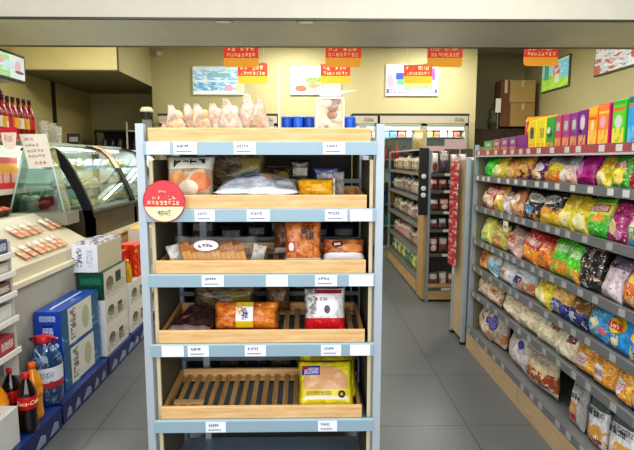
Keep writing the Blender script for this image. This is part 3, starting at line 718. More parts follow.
for li, z in enumerate((.12, .42, .74, 1.03, 1.30)):
    x = -HW+.04
    while x < HW-.12:
        w = rr.uniform(.09, .14); h = rr.uniform(.14, .2) if li else rr.uniform(.08, .12)
        c = rr.choice(rg[4-li] if li < 4 else ['#2a2620', '#6b4a28'] if x < .05 else ['#1f2a66', '#15161e', '#24307a'])
        t = MB().pillow(w, h, .07, seed=x*50, m=printed(c, (T(.15, .85, .6, .8, '#c9c4b4'), N(0, 1, 0, .5, 5, .55, '#8a7a5a')), wrinkle=.3)).build('snack_pack', None, None, (rx+x+w/2, YF+.57, z+.002))
        cn = 'navy' if c in ('#1f2a66', '#24307a', '#2a2e66', '#23264e') else 'dark' if c in ('#15161e', '#2a2620', '#1e2436', '#2c3440', '#3a3a34') else 'brown'
        tag(t, cn+' pack on the %s shelf of the rear rack' % ['bottom', 'low', 'middle', 'upper', 'topmost inner'][li], 'snack', 'packs on the rear rack seen from behind')
        x += w+.012
# blue tins on its top
bl = printed('#1f55b8', (B(.0, 1, '#1d4fae'), R(.42, .58, 0, 1, '#6f9ee6')), rough=.25)
for k, (px, lab) in enumerate(((287, 'leftmost of the blue tins on the rear rack'), (298, 'second blue tin from the left behind the top tray'), (309, 'blue tin just left of the cookie jar'), (350, 'blue tin right of the cookie jar'))):
    p = at(px, 120, Y=YF+.62)
    t = thing('blue_tin', 'glossy '+lab, 'tin', (p.x, YF+.62, 1.635), group='blue tins on the rear rack')
    MB().lathe([(.027, 0), (.028, .003), (.028, .072), (.027, .075)], 18).build('body', plain(['#1c4db0', '#2a63c8', '#1a3f98', '#1f55c0'][k], .25, var=.2), t)
    MB().lathe([(.0285, .073), (.0285, .08), (.02, .082)], 18).build('lid', plain('#3d7ad6', .3), t)
# ============================================================ SNACK GONDOLA ON THE RIGHT
GX = 1.31; GB = 1.76; YFAR = 4.03; YN = 1.45
greyrail = plain('#7f8082', .4, .25, var=.05); gsteel = plain('#a9b0b4', .4, .3, var=.05); gwood = wood('#c9b08e', '#b59a76', 1); glab = plain('#a9a9a7', .5, var=.03)
SZ = [1.564, 1.376, 1.143, .884, .673, .466, .17]
gon = thing('snack_gondola', 'long grey steel snack gondola with seven shelves along right aisle', 'shelving', (0, 0, 0))
nl = [0]
bays = [(YFAR, 3.0), (3.0, 1.95)]
YN = 1.95
MB().box(GB-.02, GB, YN, YFAR, .05, 1.62).build('back_panel', plain('#55544e', .6), gon)
for y in (YFAR, 3.0, YN):
    MB().box(GB-.06, GB-.02, y-.015, y+.015, 0, 1.66).build('rear_upright', gsteel, gon)
MB().prism([(GX-.02, 0), (GX+.02, 0), (GX+.02, 1.615), (GX-.005, 1.615)], 'y', YFAR, YFAR+.03).build('front_post', plain('#a7b3bd', .35, .3), gon)
MB().box(GX+.02, GB-.02, YFAR+.002, YFAR+.02, .05, 1.6).build('end_panel', plain('#8b8468', .6), gon)
for y1, y0 in bays:
    MB().box(1.28, 1.295, y0+.004, y1-.004, .0, .135).build('plinth', gwood, gon)
    for i, z in enumerate(SZ):
        xf = GX if i < 6 else 1.285
        sh = MB().box(xf+.01, GB-.02, y0+.002, y1-.002, z-.03, z-.012).build('shelf', plain('#8b8d8c', .4, .3), gon)
        MB().box(xf-.006, xf+.008, y0, y1, z-.035, z+.008).build('price_rail', greyrail if i else plain('#a8505a', .4, var=.1), sh)
        if i == 0: MB().box(xf-.008, xf-.002, y0, y1, z-.042, z-.032).build('rail_lip', plain('#c9c9c6', .4, .2), sh)
        y = y1-.05; rq = random.Random(int(i*9+y0*3)); lm_ = plain('#d2d0ca', .5, var=.03) if i < 2 else glab
        while y > y0+.08:
            MB().box(xf-.009, xf-.006, y-.042, y, z-.028, z+.002, m=lm_).build('price_label', None, sh); y -= rq.choice((.11, .13, .16, .2)); nl[0] += 1

def fz(i): return SZ[i]-.012
LV = ['top', 'second', 'third', 'fourth', 'fifth', 'sixth', 'bottom']
W_, K_ = '#ece8e0', '#1d1b1c'
def D(kind):
    d = {
 'green': ('#2fd42a', (N(0, 1, 0, 1, 4, .55, '#4be63c'), R(.2, .7, .1, .3, '#1fa82a'))),
 'yellow': ('#f2dc14', (N(0, 1, 0, 1, 4, .55, '#f8ea3c'), E(.5, .3, .3, .2, '#f7efb0'), T(.2, .8, .6, .75, '#c9851f'))),
 'orange': ('#e8962c', (N(0, 1, 0, 1, 4, .52, '#f0b24a'), E(.55, .3, .3, .22, '#f3cf86'), R(.1, .9, .78, .92, '#c98020'))),
 'orangepurple': ('#ec9a2a', (E(.5, .66, .42, .2, '#f5c03c'), T(.2, .8, .58, .74, '#9a3a1c'), B(0, .42, '#6a1c5a'), N(0, 1, .1, .45, 5, .5, '#e8b84a'))),
 'purple': ('#5a1c60', (E(.55, .58, .3, .2, '#e9e0e6'), E(.5, .25, .32, .2, '#f1d39a'), N(0, 1, 0, 1, 6, .6, '#8b2f86'))),
 'yelloworange': ('#f4b61e', (B(.68, 1, '#7c7a86'), R(.3, 1, .45, .7, '#f3df36'), N(0, 1, 0, .45, 4, .5, '#ee7c1c'), T(.1, .7, .7, .9, '#e3e1ea'))),
 'pinkwhite': ('#e9c9bd', (B(.62, .9, '#8b9398'), R(.1, .5, .9, 1, '#d8434e'), E(.3, .32, .24, .22, '#f4ecdd'), N(.4, 1, 0, .5, 5, .5, '#d59a62'), R(0, .08, 0, 1, '#cf4a5c'))),
 'magenta': ('#b81a86', (N(0, 1, 0, 1, 3, .55, '#d030a0'), E(.35, .6, .12, .25, '#e486cc'), B(0, .25, '#8a1060'))),
 'lime': ('#5fc63a', (E(.45, .5, .34, .22, '#e9e24a'), R(.15, .75, .6, .76, '#c93a2a'), T(.2, .7, .62, .74, '#f7efe0'), N(0, 1, 0, .3, 5, .5, '#2a9a3a'), E(.5, .28, .25, .14, '#efcf6a'))),
 'red': ('#c8202e', (N(0, 1, 0, 1, 4, .55, '#e0383e'), E(.5, .6, .3, .15, '#f0e6dc'), T(.25, .75, .54, .66, '#a01824'))),
 'redbrown': ('#8a3a34', (N(0, 1, 0, 1, 4, .5, '#c9825a'), E(.5, .6, .3, .2, '#e8c9a8'))),
 'redwhite': ('#cf2f2c', (E(.5, .3, .35, .25, '#f0e3d3'), T(.2, .8, .62, .82, '#f7efe4'), N(0, 1, 0, .5, 5, .55, '#e0a15a'))),
 'yellowred': ('#efb928', (R(.1, .8, .6, .85, '#d8402c'), T(.15, .75, .64, .8, '#fbf0d0'), N(0, 1, 0, .5, 4, .5, '#f6dc5a'))),
 'whitepurple': ('#e4dcdc', (E(.5, .5, .12, .1, '#5a2f7a'), N(0, 1, .55, 1, 5, .5, '#b98a62'), R(.0, .2, 0, 1, '#d7b6ae'))),
 'orangewhite': ('#dd8348', (E(.5, .62, .34, .2, '#f3ebe2'), N(0, 1, 0, .5, 5, .5, '#f2c79a'), T(.25, .75, .55, .7, '#8a3a2a'))),
 'blackyellow': ('#1c1a1e', (E(.5, .72, .4, .14, '#d9d6d6'), T(.15, .85, .64, .8, '#3a3a44'), B(0, .34, '#eec41e'), N(0, 1, .3, .5, 5, .45, '#e39a26'))),
 'blackblue': ('#1c1a1e', (E(.5, .72, .4, .14, '#e6e2dc'), T(.15, .85, .64, .8, '#3a3a44'), E(.45, .3, .2, .16, '#3c9ee0'), N(0, 1, 0, .45, 5, .55, '#d98e36'))),
 'yellowchip': ('#f1d816', (N(0, 1, 0, 1, 4, .56, '#f9ee50'), E(.5, .28, .3, .2, '#f6e7a4'), R(.2, .8, .66, .8, '#e2a81c'))),
 'limered': ('#7cd03a', (B(.55, .84, '#e3e24a'), R(.12, .88, .62, .80, '#b5282c'), T(.16, .84, .64, .78, '#f7efe0'), B(0, .34, '#3fb83a'), E(.6, .48, .22, .1, '#f0a63a'), N(0, 1, 0, .3, 5, .6, '#8ae060'))),
 'magentachip': ('#a8146a', (R(.1, .9, .72, .9, '#c8487e'), E(.35, .34, .2, .17, '#f2dc9a'), E(.6, .2, .2, .1, '#e79ac0'), N(0, 1, .4, .8, 4, .55, '#c92088'))),
 'bluechip': ('#4ea6d6', (E(.35, .62, .3, .2, '#f2e3a0'), N(0, 1, 0, .4, 5, .5, '#cfe28a'), E(.7, .35, .18, .16, '#8b5a3a'), B(.9, 1, '#2f86bc'))),
 'yellowlime': ('#dfe23a', (B(0, .45, '#c9cf6a'), N(0, 1, 0, 1, 4, .5, '#eaf070'), T(.2, .8, .25, .4, '#8b7a3a'))),
 'whitegreen': ('#cfe0c4', (E(.5, .6, .08, .06, K_), N(0, 1, 0, .4, 4, .5, '#a8d89a'), R(.1, .9, .8, .95, '#b4c8c8'))),
 'olive': ('#b9a53c', (N(0, 1, 0, 1, 5, .5, '#d6c564'), E(.5, .3, .3, .2, '#c98a4a'))),
 'whitered': ('#d9c0b8', (N(0, 1, .4, 1, 5, .5, '#b9938a'), E(.4, .5, .22, .12, '#cc4a3a'), N(0, 1, 0, .5, 4, .5, '#efaca2'), R(.6, .9, .05, .2, '#f3f0ee'))),
 'redpack': ('#d0201c', (N(0, 1, .3, 1, 6, .62, '#f2c9c0'), E(.55, .6, .16, .08, '#f0e6e2'), N(0, 1, 0, .45, 4, .46, '#ef9a26'), T(.2, .9, .55, .72, '#f7d9d2'))),
 'redorange': ('#d63a22', (N(0, 1, 0, .7, 4, .46, '#f0962a'), R(.1, .9, .75, .9, '#b91c1c'))),
 'limechip': ('#58d62e', (N(0, 1, .4, 1, 4, .56, '#7eea50'), T(.15, .8, .6, .78, '#e9f7d8'), N(0, 1, .05, .38, 4, .45, '#ee9a36'), B(.92, 1, '#256a2c'))),
 'black': ('#20201e', (N(0, 1, 0, 1, 5, .56, '#8a6a54'), N(0, 1, .2, 1, 7, .60, '#e3c9b2'), R(.3, .5, .04, .16, '#a8c8c0'))),
 'pinkpale': ('#e5d3d8', (B(.72, 1, '#8a7488'), N(0, 1, 0, .7, 3, .58, '#f3e8ec'), R(.2, .5, .7, .8, '#6a2f4a'))),
 'redfood': ('#b8432a', (E(.55, .62, .24, .16, '#e8c25a'), E(.45, .36, .3, .16, '#df7a3a'), N(0, 1, 0, 1, 5, .6, '#7a2018'), E(.6, .16, .2, .1, '#d9a06a'))),
 'orangeblk': ('#e0902c', (N(0, 1, 0, 1, 5, .52, '#f1b55a'), E(.4, .6, .2, .2, '#a84a1c'), B(.88, 1, '#8a4a20'))),
 'bluewhite': ('#8cc8e4', (B(.6, 1, '#d7dfe2'), N(0, 1, .5, 1, 6, .56, '#b58f84'), B(0, .2, '#dfe9ea'))),
 'whitepink': ('#dfe2e8', (R(.1, .6, .3, .5, '#d99a86'), N(0, 1, .5, 1, 4, .5, '#b9c6d4'), T(.1, .6, .32, .48, '#b4523a'))),
 'whitenavy': ('#c6d3da', (E(.35, .42, .2, .16, '#17386a'), N(.4, 1, 0, .5, 5, .48, '#cf7a48'), E(.5, .8, .3, .1, '#e6ebee'))),
 'navygold': ('#262c8c', (B(.46, 1, '#d79a3c'), N(0, 1, .46, 1, 6, .5, '#efc273'), R(.05, .55, .08, .36, '#d4dae8'), T(.08, .52, .1, .34, '#20245e'))),
 'navydark': ('#262a74', (B(.5, .9, '#7a5520'), R(.1, .4, .1, .4, '#c9cfe2'), B(.9, 1, '#1b1c3a'))),
 'bluesky': ('#3fa9e0', (N(0, .6, 0, .5, 4, .5, '#bfe08a'), E(.5, .45, .18, .12, '#efe3b4'), E(.8, .3, .14, .1, '#d77a86'))),
 'bluelogo': ('#2f9fe0', (N(0, .6, 0, .4, 4, .5, '#f0e2b0'), E(.45, .62, .26, .20, '#f4c93a'), B(.94, 1, '#1a78bc'))),
 'beigered': ('#cfae8a', (N(0, 1, 0, 1, 5, .5, '#e3cba8'), N(.4, 1, .1, .7, 4, .56, '#b8403c'), E(.5, .3, .2, .14, '#f0dcd4'))),
 'beige': ('#e0cfae', (N(0, 1, 0, 1, 5, .5, '#efe3c8'), N(0, 1, 0, 1, 8, .64, '#c05a48'))),
 'beigelight': ('#e8d9b4', (N(0, 1, 0, 1, 4, .5, '#f4ebd0'), R(.6, .9, .6, .9, '#8a2f36'))),
 'goldred': ('#eaa02a', (N(0, 1, 0, 1, 5, .55, '#f4c544'), E(.45, .4, .26, .2, '#e8d9d8'), T(.25, .7, .3, .5, '#a0304a'), B(.88, 1, '#d9603c'), B(0, .1, '#43246a'))),
 'whiteblue': ('#dccbb8', (E(.5, .6, .28, .22, '#4a44a0'), T(.3, .7, .45, .75, '#8d8ad0'), N(0, 1, 0, .4, 5, .5, '#c98e5a'), R(0, .15, 0, .3, '#b8492c'))),
 'whitecrisp': ('#dcd3cf', (N(0, 1, 0, 1, 8, .58, '#a99aa4'), E(.7, .62, .14, .1, '#3f3f9a'), T(.15, .6, .68, .84, '#5a5a8a'), R(.0, .16, 0, .6, '#b84a3a'))),
 'tancrisp': ('#d9c6a4', (T(.2, .8, .6, .8, '#8d8390'), N(0, 1, .12, .45, 5, .48, '#a2502a'), R(.2, .8, .02, .14, '#cfc6dc'))),
 'greysnack': ('#b9b6b4', (E(.4, .62, .26, .2, '#dadddd'), T(.2, .8, .7, .88, '#6e6a68'), N(.1, .7, .25, .5, 4, .45, '#d9953a'), R(.1, .6, .12, .26, '#c03038'))),
 'whitesnack': ('#dfe0e0', (B(.72, .86, '#55605e'), T(.1, .9, .6, .7, '#2a2a2e'), N(.0, 1, .05, .45, 4, .47, '#d8a050'), N(0, 1, .0, .2, 5, .5, '#8a4a2a'))),
 'beigepurple': ('#cdb399', (N(0, 1, 0, 1, 5, .5, '#e6d2ba'), N(0, 1, .5, 1, 7, .56, '#6a4a6a'))),
    }[kind]
    return d
def row(i, items, h=None):
    ys = [depth(a[0], GX+.06, fz(i)+a[2]*.5) for a in items]
    for k, a in enumerate(items):
        l = ys[k-1]-ys[k] if k else ys[0]-ys[1]; r_ = ys[k]-ys[k+1] if k+1 < len(ys) else l
        w = min(max((l+r_)/2*(1.22 if i == 6 else 1.10), a[1]*.8), a[1]*1.6)
        bag(i, a[0], w, a[2]*(h or 1), a[3], a[4], **(a[5] if len(a) > 5 else {}))
def bag(i, px, w, h, kind, look, t=.085, lean=-.22, back=.06, flat=0, x_extra=0., logo=None, name='snack_bag'):
    zc = fz(i)+h*.5
    y = depth(px, GX+back, zc)
    y = min(y, 4.012-w*.5)
    base, layers = D(kind)
    sd = px*.37+i
    r = random.Random(px*7+i)
    if i < 6 and kind not in ('green', 'magenta', 'bluelogo'): layers = tuple(layers)+(N(0, 1, .08, .9, 13, .60, '#f2ece2'), N(.05, 1, .1, .95, 11, .63, '#5a2a1c' if i in (1, 2, 3) else '#8a5a48'))
    mat = printed(base, layers, rough=.24, wrinkle=.45, seed=px*.1)
    mb = MB().pillow(w, h, t, seed=sd, m=mat, wr=1.4, pinch=.06, belly=.25)
    seq.setdefault(i, 0)
    n = seq[i]; seq[i] += 1
    o = mb.build(name, None, None, (GX+back, y, fz(i)+.001), (lean+r.uniform(-.06, .06), r.uniform(-.10, .12), -PI/2+r.uniform(-.12, .12)))
    tag(o, '%s, %s from the back on the %s shelf' % (look, ordn[n], LV[i]), 'snack bag', 'snack bags on the %s shelf' % LV[i])
    if logo:
        lg = MB(); lg.lathe([(0, 0), (.045, 0), (.045, .003)], 20, sy=.72, caps=False)
        lg.xf(Matrix.Translation((-.005, -t*.5-.006, h*.62)) @ Matrix.Rotation(PI/2, 4, 'X'))
        l = lg.build('logo', plain('#f2c832', .3), o)
        MB().box(-.05, .04, -t*.5-.011, -t*.5-.008, h*.62-.014, h*.62+.014, bev=.0012).build('logo_band', plain('#c8202c', .3), l)
        text_mesh(logo, .03, signw, l, loc=(-.005, -t*.5-.0118, h*.62))
    return o
seq = {}
# second shelf (headroom .15)
row(1, [a[:4]+(a[4]+' snack bag',) for a in [(487, .17, .15, 'green', 'bright green'), (500, .17, .15, 'yellow', 'yellow'), (513, .15, .14, 'orange', 'orange'), (526, .17, .15, 'orangepurple', 'orange and purple'), (541, .17, .14, 'purple', 'dark purple and white'), (555.5, .16, .15, 'yelloworange', 'yellow-orange with grey top'), (571, .17, .15, 'pinkwhite', 'pale pink and white'), (587, .15, .155, 'magenta', 'plain glossy magenta'), (606, .17, .15, 'yellowchip', 'yellow puffy'), (624, .165, .15, 'lime', 'green with lime centre'), (641, .15, .15, 'red', 'red')]], 1.10)
row(2, [a[:4]+(a[4]+' bag',) for a in [(482, .13, .16, 'redbrown', 'red-brown'), (491, .15, .18, 'redwhite', 'red and white'), (500, .15, .18, 'yellowred', 'yellow and red'), (508, .11, .15, 'whitepurple', 'white with purple dot'), (518, .16, .17, 'orangewhite', 'orange and white'), (533, .18, .18, 'blackblue', 'black with blue disc'), (551, .18, .185, 'blackyellow', 'black and yellow'), (568, .15, .185, 'yellowchip', 'yellow'), (582, .14, .18, 'yellow', 'wrinkled yellow'), (600, .18, .185, 'limered', 'lime green with red name band', ), (620, .17, .185, 'magentachip', 'magenta with potato picture'), (640, .16, .18, 'bluechip', 'light blue')]], 1.08)
row(3, [a[:4]+(a[4]+' bag',) for a in [(479, .16, .19, 'yellowlime', 'yellow-lime'), (489, .17, .18, 'whitegreen', 'pale green and white'), (500, .17, .17, 'olive', 'olive yellow'), (514, .19, .18, 'whitered', 'pinkish white with red spot'), (531, .20, .2, 'redpack', 'bright red with white print'), (545, .15, .19, 'redorange', 'red and orange'), (560, .17, .205, 'limechip', 'bright lime'), (574, .16, .2, 'limechip', 'lime green with orange food'), (592, .19, .21, 'black', 'black with cream pictures'), (613, .17, .19, 'pinkpale', 'pale pink rounded'), (634, .19, .2, 'redfood', 'red-brown food-picture'), (652, .16, .2, 'redorange', 'orange-red')]], 1.08)
row(4, [a[:4]+(a[4]+' bag',)+tuple(a[5:]) for a in [(479, .18, .155, 'orangeblk', 'orange and brown'), (493, .18, .16, 'bluewhite', 'sky-blue and white'), (508, .19, .155, 'whitepink', 'white with pink panel'), (524, .20, .155, 'whitenavy', 'white with navy disc'), (544, .19, .165, 'yellow', 'plain bright yellow'), (563, .19, .165, 'navygold', 'navy and gold with white panel'), (582, .17, .16, 'navydark', 'dark navy'), (600, .19, .165, 'bluesky', 'sky-blue patterned'), (622, .21, .17, 'bluelogo', 'bright blue chip', dict(logo="Lay's")), (645, .18, .17, 'bluelogo', 'plain bright blue chip')]], 1.10)
row(5, [(477, .19, .15, 'beigered', 'beige rice-cake bag'), (494, .2, .15, 'beigered', 'beige bag with red label'), (512, .2, .15, 'beige', 'crumpled clear beige bag'), (530, .2, .15, 'beige', 'cream bag with red marks'), (549, .2, .155, 'beigelight', 'cream puffed bag'), (568, .19, .15, 'beigelight', 'pale cream bag with dark red corner'), (588, .17, .155, 'goldred', 'golden bag with pink logo'), (606, .17, .155, 'goldred', 'golden bag with white logo'), (626, .17, .155, 'goldred', 'golden orange bag'), (643, .17, .155, 'goldred', 'golden bag cut by the frame')], 1.12)
row(6, [a+(dict(t=.1, back=.07, lean=-.12),) for a in [(476, .2, .22, 'beigepurple', 'beige and purple bag'), (496, .23, .24, 'whiteblue', 'cream bag with blue-purple badge'), (519, .23, .24, 'whitecrisp', 'white bag with blue writing'), (544, .22, .25, 'tancrisp', 'tan bag with red-brown food picture')]], 1.08)
for a in [(578, .15, .26, 'greysnack', 'grey and white pouch with red corner'), (599, .15, .26, 'whitesnack', 'white pouch with golden food picture'), (622, .17, .27, 'whitesnack', 'white pouch with dark grey characters')]:
    o = bag(6, a[0], a[1], a[2], a[3], a[4], t=.06, back=.05, lean=-.08)
    MB().glyphs(-a[1]*.33, a[1]*.33, .155, .185, 4, -.037, int(a[0]), ink).build('lettering', None, o)

# top shelf: upright snack boxes and bag
def sbox(px0, px1, h, d, front, side, look, back=.03):
    z = fz(0); y1 = depth(px0, GX+back, z+.1); y0 = depth(px1, GX+back, z+.1)
    t = thing('snack_box', look, 'snack box', (GX+back, (y0+y1)/2, z), group='upright snack packs on the top shelf')
    w = (y1-y0)/2-.003
    fb, fl = front
    MB().box(0, d, -w, w, 0, h*.97, m=plain(side, .3), faces={'-x': printed(fb, fl, axis='YZ', rough=.28)}, bev=.004).build('body', None, t)
    MB().prism([(d*.05, h*.965), (d*.95, h*.965), (d*.6, h), (d*.4, h)], 'y', -w*.95, w*.95).build('folded_top', plain(side, .35), t)
    return t
wn = '#e9e6e2'
def fr(b, g='#f0e8da', c='#77787e', f='#e8a24a', extra=()): return (b, (E(.5, .68, .3, .2, c), T(.25, .75, .55, .8, g), N(0, 1, .02, .36, 4, .46, f))+tuple(extra))
for a in [(484, 492.5, .09, .09, fr('#4aa84a'), '#3a8a40', 'small green snack box at far end of the top shelf'),
          (493, 500.5, .095, .09, fr('#c0506a'), '#8a2f5a', 'small pinkish red snack box, second on the top shelf'),
          (501, 508.5, .10, .09, fr('#a83a86'), '#7a1c70', 'small mauve snack box, third on the top shelf'),
          (509, 516.5, .10, .09, fr('#9a2a90'), '#7c1078', 'small purple snack box, fourth on the top shelf'),
          (517, 527, .105, .09, ('#8c1488', ()), '#861084', 'plain deep purple snack box before the tall yellow packs'),
          (528, 536, .185, .08, ('#f0d81c', (E(.5, .6, .2, .2, '#3c3a2a'), T(.2, .8, .4, .75, '#4a4630'), N(0, 1, 0, .25, 4, .5, '#f0a030'))), '#f0d41a', 'tall yellow snack box with black mark, farther of the pair'),
          (536.5, 545, .19, .08, ('#f4de20', (T(.1, .6, .4, .7, '#5a5430'), N(0, 1, 0, .25, 4, .5, '#f0a030'))), '#f2dc18', 'tall yellow snack box, nearer of the pair'),
          (546, 554, .19, .07, ('#2fa63c', (E(.5, .5, .35, .12, '#2c5a34'), N(0, 1, 0, .25, 4, .46, '#eda54a'), E(.7, .6, .25, .1, '#dfe4dc'))), '#1c9a34', 'tall green snack box on the top shelf beside yellow pair'),
          (554.5, 561.5, .19, .07, fr('#d23c5a'), '#a8204a', 'tall pinkish red snack box next to the green box'),
          (562, 569.5, .19, .07, fr('#b0408a'), '#a8207a', 'tall mauve snack box with grey oval logo'),
          (570, 577.5, .19, .07, fr('#8a3a90'), '#8a2488', 'tall violet snack box with grey oval logo'),
          (578, 586.5, .195, .07, fr('#7a2a86', c='#b9bcc6', extra=(R(.5, .9, .42, .5, '#2a2a30'),)), '#8c1c80', 'tall violet snack box with silver logo, nearest of the violet ones'),
          (587.5, 597, .20, .07, ('#f0a028', (B(.82, 1, '#f4bb30'), E(.5, .55, .2, .14, '#f6d9a0'), B(.7, .76, '#e0602c'), N(0, 1, .05, .45, 4, .45, '#f4c860'))), '#e88a2a', 'tall orange snack box, farther of the orange pair'),
          (597.5, 609, .205, .07, ('#ee8838', (E(.55, .6, .25, .14, '#e9a8b4'), B(.78, .84, '#f0c840'), N(0, 1, .05, .42, 4, .45, '#f6c256'))), '#d01a6c', 'tall orange snack box with magenta side, near the lime box'),
          (611.5, 625, .21, .07, ('#6cc83a', (B(.78, .84, '#e0643a'), E(.5, .55, .3, .14, '#c6d8c0'), N(0, 1, .05, .42, 4, .45, '#e6d858'), B(.9, 1, '#3fae3a'))), '#4cc23a', 'tall lime green snack box, last but one at the near end'),
          (627, 641, .215, .07, ('#3a9ee0', (B(.8, .86, '#e0643a'), B(.88, 1, '#2f7a52'), N(0, 1, .05, .42, 4, .5, '#7ac0e8'))), '#2a86cc', 'tall blue snack box with green top at the frame edge')]:
    sbox(*a)
# red-orange bag lying behind the yellow boxes
y = depth(540, GX+.2, 1.75)
o = MB().pillow(.24, .235, .07, seed=3, m=printed('#d8401e', (B(.86, 1, '#f09a1c'), E(.5, .6, .3, .16, '#f0a83a'), T(.2, .8, .52, .72, '#f7c250'), N(0, 1, 0, .4, 4, .5, '#b8281a')), rough=.25, wrinkle=.4)).build('snack_bag', None, None, (GX+.19, y, fz(0)), (-.1, 0, -PI/2+.5))
tag(o, 'large red-orange snack bag standing behind the tall yellow boxes', 'snack bag')
# hanging price tag on the third rail
y = depth(505, GX-.02, 1.10)
t = thing('price_tag', 'small cream price tag hanging from the third shelf rail', 'tag', (GX-.014, y, 1.105))
MB().box(-.002, 0, -.04, .04, -.07, .0).build('card', plain('#ddd6c4', .5), t)
MB().box(-.0035, -.002, -.025, .025, -.045, -.03).build('print', plain('#9a8f7c', .5), t)

# ============================================================ END-CAP WITH A STRIP OF RED PACKETS
ec = thing('end_gondola', 'narrow wood-sided end gondola between snack aisle and far shelves', 'shelving', (1.265, 4.08, 0))
MB().box(0, .012, .03, .30, .04, 1.50).build('side_panel', wood('#c4b08e', '#ab9674', 2), ec)
for y in (0, .30): MB().box(-.01, .025, y, y+.03, 0, 1.52, bev=.004).build('post', plain('#a9b4ba', .35, .3), ec)
MB().box(.012, .46, .02, .035, .04, 1.5).build('back_panel', plain('#8f8a76', .5), ec)
for y in (.0, .3): MB().box(-.015, .03, y-.005, y+.035, 0, .02).build('foot', dark, ec)
MB().box(0.02, .46, .03, .30, .1, .12).box(.02, .46, .03, .30, .6, .62).box(.02, .46, .03, .30, 1.1, 1.12).build('shelf', gsteel, ec)
t = thing('hanging_strip', 'white plastic strip holding the column of red packets', 'strip', (1.235, 4.30, 1.50))
MB().box(-.002, .002, -.012, .012, -.96, 0).build('strip', plain('#d9d4cc', .4), t)
MB().box(-.001, .024, -.01, .01, -.004, .002).build('hook', plain('#c9c4bc', .3), t)
rpk = [printed('#c01c34', (E(.5, .6, .3, .2, '#e8c0b4'), T(.1, .9, .15, .4, '#f0d8c8')), axis='YZ', wrinkle=.3), printed('#a81c3c', (T(.1, .9, .5, .8, '#f0d8c8'), N(0, 1, 0, .5, 4, .5, '#d8403a')), axis='YZ', wrinkle=.3)]
for k in range(11):
    for s in range(2):
        o = MB().pillow(.085, .085, .02, seed=k+s*20, m=rpk[(k+s) % 2]).build('red_packet', None, None, (1.222-.004*s, 4.255+s*.09, 1.405-k*.079), (0, .05*(k % 3-1), -PI/2+.15))
        tag(o, ['topmost red packet', 'second red packet', 'third red packet', 'fourth red packet', 'fifth red packet', 'sixth red packet', 'seventh red packet', 'eighth red packet', 'ninth red packet', 'tenth red packet', 'lowest red packet'][k]+' of the %s column on the hanging strip' % ['nearer', 'farther'][s], 'packet', 'red packets on the hanging strip')

# ============================================================ FAR GONDOLA (end facing us)
FY = 5.39; FX0 = 1.225; FX1 = 1.80
fg = thing('far_gondola', 'far wood-trimmed gondola with its packed end shelves facing the camera', 'shelving', (FX0, FY, 0))
FH = 1.62; FL = 2.1
w_ = wood('#cbab7d', '#ae8c5e', 0); w2_ = wood('#c2a273', '#a48558', 1)
MB().box(.06, FX1-FX0, .0, .02, .02, .19).build('end_plinth', w_, fg)
MB().box(.0, .03, .34, FL+.3, .02, .17).build('side_plinth', w2_, fg)
for x, y in ((0, .28), (.03, -.01), (FX1-FX0-.03, -.01), (0, FL+.3)):
    MB().box(x, x+.03, y, y+.03, 0, FH-.02*(y < .1)).build('post', plain('#9aa0a0', .35, .3), fg)
MB().box(-.004, .028, .0, .28, .02, 1.0).build('side_panel', wood('#b99c6c', '#97794c', 2), fg)
MB().box(.06, FX1-FX0, .27, .29, .05, FH).build('end_back', plain('#5d5a52', .6), fg)
MB().box(.36, .38, .3, FL+.3, .05, FH).build('side_back', plain('#5d5a52', .6), fg)
ezs = [at(440, y, Y=FY).z for y in (173.5, 190.5, 211.5, 229.5, 254, 288)]
for z in ezs:
    sh = MB().box(.05, FX1-FX0-.02, .01, .27, z-.015, z).build('shelf', plain('#6f7070', .4, .3), fg)
    MB().box(.05, FX1-FX0-.02, -.006, .008, z-.03, z+.006).build('price_rail', plain('#5a5a58', .4), sh)
    MB().box(.20, .30, -.009, -.006, z-.026, z+.002).build('price_label', plain('#cfcdc6', .5), sh)
szs = [.19, .47, .78, 1.08, 1.36]
for z in szs:
    sh = MB().box(.01, .36, .32, FL+.3, z-.015, z).build('shelf', plain('#6f7070', .4, .3), fg)
    MB().box(-.004, .01, .32, FL+.3, z-.03, z+.008).build('price_rail', plain('#77756c', .4), sh)
rr = random.Random(21)
endc = [['#b5a59a', '#9a8a80', '#c4b8ae', '#6a5650', '#d3c8c0'], ['#c06a56', '#d98f7a', '#44506e', '#b9563e'], ['#45485c', '#a83c3a', '#5a5d6c', '#c9a48c'], ['#3f4d66', '#7a2e34', '#36404f', '#8a8f98'], ['#a04a52', '#c98a92', '#7a6a6c', '#8c3c44'], ['#7a7470', '#a89a92', '#5d4f4c', '#b07a6a']]
cname = {'#c06a56': 'reddish', '#d98f7a': 'salmon'}
tops = [.16]+[a-b-.05 for a, b in zip(ezs, ezs[1:])]
lvl = ['top', 'second', 'third', 'fourth', 'fifth', 'bottom']
for i, z in enumerate(ezs):
    x = .07
    while x < FX1-FX0-.09:
        w = rr.uniform(.075, .11); h = min(tops[i], .2)*rr.uniform(.75, .98) if i else rr.uniform(.15, .24)
        c = rr.choice(endc[i])
        m = printed(c, (T(.1, .9, .55, .85, '#e9e2da'), E(.5, .3, .3, .2, rr.choice(['#e3cdb8', '#8a3a3a', '#3a3f5c'])), N(0, 1, 0, 1, 5, .62, '#c9beb4')), wrinkle=.2)
        o = MB().pillow(w, h, .07, seed=x*90, m=m, nx=8, nz=8).build('small_pack', None, None, (FX0+x+w/2, FY+.06, z+.002), (-.1, 0, 0))
        tag(o, '%s small pack, %s end shelf of far gondola' % ({0: 'pale', 1: 'salmon', 2: 'grey and red', 3: 'navy', 4: 'rosy', 5: 'grey-brown'}[i], lvl[i]), 'snack', 'small packs on the %s end shelf' % lvl[i])
        x += w+.008
